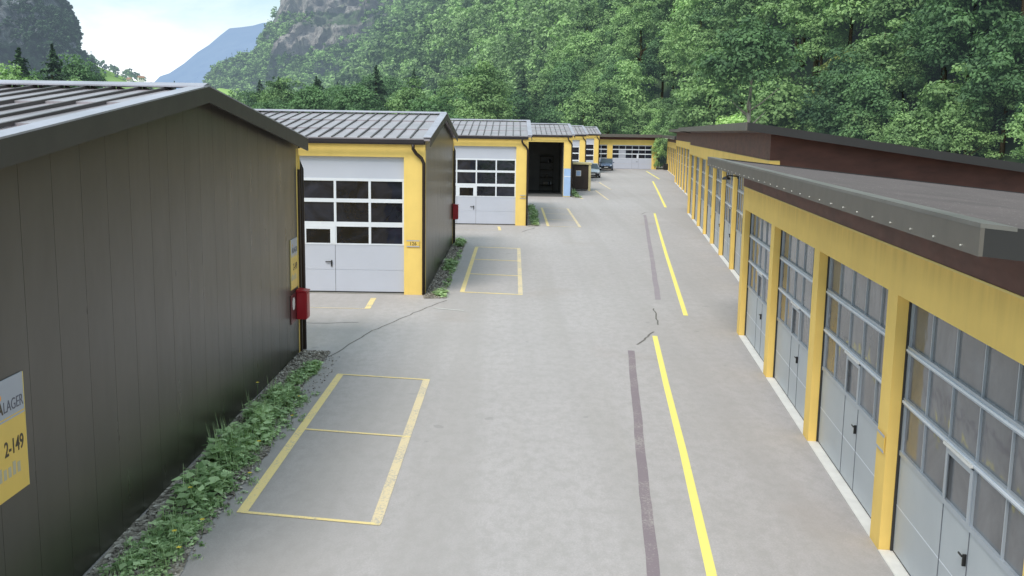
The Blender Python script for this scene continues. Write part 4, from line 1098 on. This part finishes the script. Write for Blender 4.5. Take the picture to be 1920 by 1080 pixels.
for (a, top, Yd, nm, lb) in ((35, 88, 100, 'spruce', 'left one of the two tall spruces above the nearest garage roof'), (98, 86, 104, 'spruce', 'right one of the two tall spruces above the nearest garage roof'),
                        (706, 122, 140, 'spruce', 'broad dark spruce rising behind the second left garage roof'), (598, 148, 150, 'spruce', 'slim spruce behind the left half of the second garage roof'),
                        (522, 146, 165, 'spruce', 'spruce just right of the nearest garage roof'), (487, 150, 175, 'spruce', 'small spruce closest to the nearest garage roof end')):
    x, z = at_px(a, top, Yd); q = {35: 0, 98: 1, 706: 2, 598: 0, 522: 1, 487: 2}[a]
    sc_ = z/protos[('spruce', q)]['H']; r_ = place_tree(('spruce', q), x, Yd, 0, sc_, a, 'spruce_tree', lb, 'spruce'); r_.scale = (sc_*1.15, sc_*1.15, sc_)
for (a, top, Yd, kn, lb) in ((5, 118, 92, 'pale', 'pale tree at the left picture edge beside the tall spruces'), (62, 128, 112, 'dark', 'dark tree between the two tall spruces'), (140, 122, 118, 'dark', 'dark tree right of the tall spruces'),
                         (128, 130, 98, 'mid', 'mid green tree just over the nearest garage roof, right of the spruces'), (160, 132, 150, 'dark', 'rightmost dark tree of the left group above the roof')):
    x, z = at_px(a, top, Yd); sc_ = z/protos[(kn, 0)]['H']; place_tree((kn, 0), x, Yd, 0, sc_, a, 'broadleaf_tree', lb, 'tree')
# far trees merged into masses
def low_variant(rs, kind, n, size):
    if kind == 'spruce': P, Nr, A = spruce_points(rs, 16, 3.0, 9, 4); idx = rs.choice(len(P), min(n, len(P)), False); P, Nr, A = P[idx], Nr[idx], A[idx]*.3
    else:
        k = max(6, n//14); P, Nr, A = crown_points(rs, rs.uniform(11, 15), rs.uniform(3.4, 4.6), k, 14, .08, (1.3, 2.2))
    V, F = leaf_quads(P, Nr, rs.uniform(size*.7, size*1.3, len(P)), rs); return V, F, A
def merge_trees(name, pts, mat, lods, seed):
    rs = np.random.RandomState(seed); VV, FF, AA = [], [], []; off = 0
    bank = {}
    for li, (dmax, n, size) in enumerate(lods):
        bank[li] = [low_variant(rs, 'broad', n, size) for _ in range(7)]; bank[li, 's'] = [low_variant(rs, 'spruce', int(n*.8), size*.8) for _ in range(3)]
    for (x, y, z, kn, s) in pts:
        d = math.hypot(x, y); li = next((k for k, l in enumerate(lods) if d < l[0]), len(lods)-1)
        V, F, A = (bank[li, 's'] if kn == 'spruce' else bank[li])[rs.randint(3 if kn == 'spruce' else 7)]
        a = rs.uniform(0, 6.28); c, sn = math.cos(a)*s, math.sin(a)*s
        v = np.empty_like(V); v[:, 0] = V[:, 0]*c-V[:, 1]*sn+x; v[:, 1] = V[:, 0]*sn+V[:, 1]*c+y; v[:, 2] = V[:, 2]*s+z
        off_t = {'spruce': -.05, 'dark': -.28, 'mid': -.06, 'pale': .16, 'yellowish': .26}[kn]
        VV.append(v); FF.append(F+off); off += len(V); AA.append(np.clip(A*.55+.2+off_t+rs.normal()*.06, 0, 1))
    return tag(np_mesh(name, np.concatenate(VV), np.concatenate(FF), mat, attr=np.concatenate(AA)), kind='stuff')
pts = [(x, y, z-.4, k, RS.uniform(.8, 1.15)) for (x, y, z, k) in rest]
# remainder of the slope further down the valley
for u in np.arange(420, 2500, 9.5):
    stp = 9.5 if u < 900 else 13
    if u >= 900 and RS.rand() < .35: continue
    for D in np.arange(72, 470, stp):
        uj, Dj = u+RS.uniform(-4, 4), D+RS.uniform(-4, 4); X, Y = uj*U[0]+Dj*Nn[0], uj*U[1]+Dj*Nn[1]
        z = float(hillz(np.array([X]), np.array([Y]))[0]); a, b_, c_ = project(np.array([X, Y, z+8]))
        if -60 < a < 1980 and b_ > -160:
            pt = fbm(np.array([X/60.]), np.array([Y/60.]), 78)[0]*.8+RS.rand()*.4
            kn = 'spruce' if RS.rand() < .12 else ('dark' if pt < .5 else 'mid' if pt < .72 else 'pale')
            pts.append((X, Y, z-.5, kn, RS.uniform(1.0, 1.5)))
# flat woods left of the slope foot, further down the valley
for k in range(260):
    a = RS.uniform(455, 640); Y = RS.uniform(330, 700); X = ray(a, 200)[0]*Y
    pts.append((X, Y, 0, 'spruce' if RS.rand() < .2 else 'mid', RS.uniform(.55, .85)))
print('mass trees', len(pts))
merge_trees('distant_forest', pts, 'leaf_forest', [(230, 520, .42), (330, 420, .46), (500, 280, .60), (900, 150, .85), (9e9, 80, 1.3)], 5)
# trees on the rocky mountain and the shaded cliff
def scatter_on(G, n, cond, seed, smin, smax):
    X, Y, Z = G; rs = np.random.RandomState(seed); h, w = X.shape; out = []
    for k in range(n):
        i, j = rs.uniform(0, h-1.01), rs.uniform(0, w-1.01); a, b_ = int(i), int(j); fi, fj = i-a, j-b_
        f = lambda Q: (Q[a, b_]*(1-fi)*(1-fj)+Q[a+1, b_]*fi*(1-fj)+Q[a, b_+1]*(1-fi)*fj+Q[a+1, b_+1]*fi*fj)
        x, y, z = f(X), f(Y), f(Z); t = i/(h-1)
        if cond(t, x, y, z, rs): out.append((x, y, z-2, rs.choice(['mid', 'dark', 'mid', 'pale', 'spruce']), rs.uniform(smin, smax)))
    return out
m1 = scatter_on(GR, 9500, lambda t, x, y, z, rs: ((z-4.9)/y < .074+.03*(fbm(np.array([x/40.]), np.array([1.]), 66)[0]-.5)) or (fbm(np.array([x/34.]), np.array([z/20.]), 91)[0] > .495 and rs.rand() < .85), 1, .45, .85)
merge_trees('mountain_forest', m1, 'leaf_forest', [(9e9, 80, 1.05)], 6)
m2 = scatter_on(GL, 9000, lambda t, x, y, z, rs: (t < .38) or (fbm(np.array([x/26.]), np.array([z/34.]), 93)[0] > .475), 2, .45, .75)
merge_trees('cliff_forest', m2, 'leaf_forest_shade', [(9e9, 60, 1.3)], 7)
# scattered groups on the valley meadows, and far farmhouses
m3 = []
for k in range(70):
    a = RS.choice([RS.uniform(176, 192), RS.uniform(238, 262), RS.uniform(275, 345)]); Y = RS.uniform(520, 640)
    m3.append((ray(a, 170)[0]*Y, Y, 0, RS.choice(['mid', 'dark', 'spruce']), RS.uniform(.6, .95)))
for k in range(40):
    j = RS.randint(8, 44); i = RS.randint(17, 20); m3.append((GM[0][i, j], GM[1][i, j], GM[2][i, j]-1, RS.choice(['mid', 'dark', 'mid']), RS.uniform(.6, 1.0)))
merge_trees('valley_groves', m3, 'leaf_forest', [(9e9, 90, 1.2)], 8)
for q, (a, b_, Yd, lb) in enumerate(((283, 150, 400, 'left one of two tiny spruce tops above the nearest garage ridge'), (326, 140, 330, 'right one of two tiny spruce tops above the nearest garage ridge'))):
    x, z = at_px(a, b_, Yd); sc_ = z/17.; place_tree(('spruce', q), x, Yd, 0, sc_, q, 'spruce_tree', lb, 'spruce')
def farmhouse(label, a, b_, Yd, w, rz):
    x, z = at_px(a, b_, Yd); o = thing('farmhouse', label, 'house', (x, Yd, z-2.2), rz, 'tiny farmhouses down the valley'); o.scale = (.55, .55, .55)
    b = MB(); b.box(-w/2, w/2, -3, 3, -4, 3.5, 'white'); b.prism([(-3, 3.5), (3, 3.5), (0, 5.2)], 'x', -w/2, w/2, 'white'); b.build('wall', o)
    r = MB(); r.prism([(-3.6, 3.2), (0, 5.3), (3.6, 3.2), (3.6, 3.4), (0, 5.6), (-3.6, 3.4)], 'x', -w/2-.6, w/2+.6, 'tile'); r.build('roof', o)
    for k in range(3):
        wd = MB(); wd.box(-w/2+.4+k*(w-1.6)/2, -w/2+1.2+k*(w-1.6)/2, -3.04, -2.99, 1.2, 2.4, 'glass'); wd.build('window', o)
farmhouse('larger farmhouse with a red brown roof down the valley', 264, 145, 640, 6, R(35))
farmhouse('small white farmhouse on the valley meadow', 243, 148, 640, 4, R(-10))

# ------------------------------------------------------------------ light, sky, camera
EL, AZ = 52, -152     # sun elevation; azimuth from +Y clockwise (behind the camera, to the left)
w = bpy.data.worlds.new('World'); sc.world = w; w.use_nodes = True
nt = w.node_tree; nt.nodes.clear()
out = nt.nodes.new('ShaderNodeOutputWorld'); bg = nt.nodes.new('ShaderNodeBackground')
sky = nt.nodes.new('ShaderNodeTexSky'); sky.sky_type = 'NISHITA'; sky.sun_disc = False
sky.sun_elevation = R(EL); sky.sun_rotation = R(AZ); sky.air_density = 1.2; sky.dust_density = 2.0
tc = nt.nodes.new('ShaderNodeTexCoord'); mp = nt.nodes.new('ShaderNodeMapping'); mp.inputs['Scale'].default_value = (1, 1, 3.0)
L(nt, tc.outputs['Generated'], mp.inputs[0])
f = noise(nt, 3.2, 7, .6, mp.outputs[0], .3)
s = nt.nodes.new('ShaderNodeSeparateXYZ'); L(nt, tc.outputs['Generated'], s.inputs[0])
low = N(nt, 'ShaderNodeMapRange'); low.inputs[1].default_value = .0; low.inputs[2].default_value = .13; low.inputs[3].default_value = .36; low.inputs[4].default_value = 0; L(nt, s.outputs[2], low.inputs[0])
k = ramp(nt, math_(nt, 'ADD', f, low.outputs[0]), [(.44, (0, 0, 0)), (.80, (1, 1, 1))])
veil = mix(nt, .86, sky.outputs[0], (4.7, 6.3, 6.9))
c = mix(nt, k, veil, (8.6, 8.9, 9.2))
L(nt, c, bg.inputs[0]); bg.inputs[1].default_value = .15
L(nt, bg.outputs[0], out.inputs[0])
sun = bpy.data.lights.new('sun', 'SUN'); sun.energy = 2.7; sun.angle = R(22); sun.color = (1, .93, .82)
so = bpy.data.objects.new('sun', sun); col.objects.link(so)
dirv = Vector((math.sin(R(AZ))*math.cos(R(EL)), math.cos(R(AZ))*math.cos(R(EL)), math.sin(R(EL))))
so.rotation_euler = dirv.to_track_quat('Z', 'Y').to_euler(); so.location = (0, 0, 60)
cam = bpy.data.cameras.new('camera'); co = bpy.data.objects.new('camera', cam); col.objects.link(co)
cam.sensor_width = 36; cam.lens = FOC/1920*36; cam.clip_end = 20000; cam.clip_start = .1
cp, sp = math.cos(PIT), math.sin(PIT); Fv = Vector((0, cp, -sp)); Rv = Vector((1, 0, 0)); Uv = Vector((0, sp, cp))
R2 = Rv*math.cos(ROL)+Uv*math.sin(ROL); U2 = Uv*math.cos(ROL)-Rv*math.sin(ROL)
co.matrix_world = Matrix(((R2.x, U2.x, -Fv.x, 0), (R2.y, U2.y, -Fv.y, 0), (R2.z, U2.z, -Fv.z, CH), (0, 0, 0, 1)))
sc.camera = co
sc.view_settings.view_transform = 'Standard'; sc.view_settings.look = 'None'; sc.view_settings.exposure = 0
sc.cycles.max_bounces = 6; sc.cycles.diffuse_bounces = 3; sc.cycles.glossy_bounces = 3; sc.cycles.transmission_bounces = 3
sc.cycles.use_denoising = True
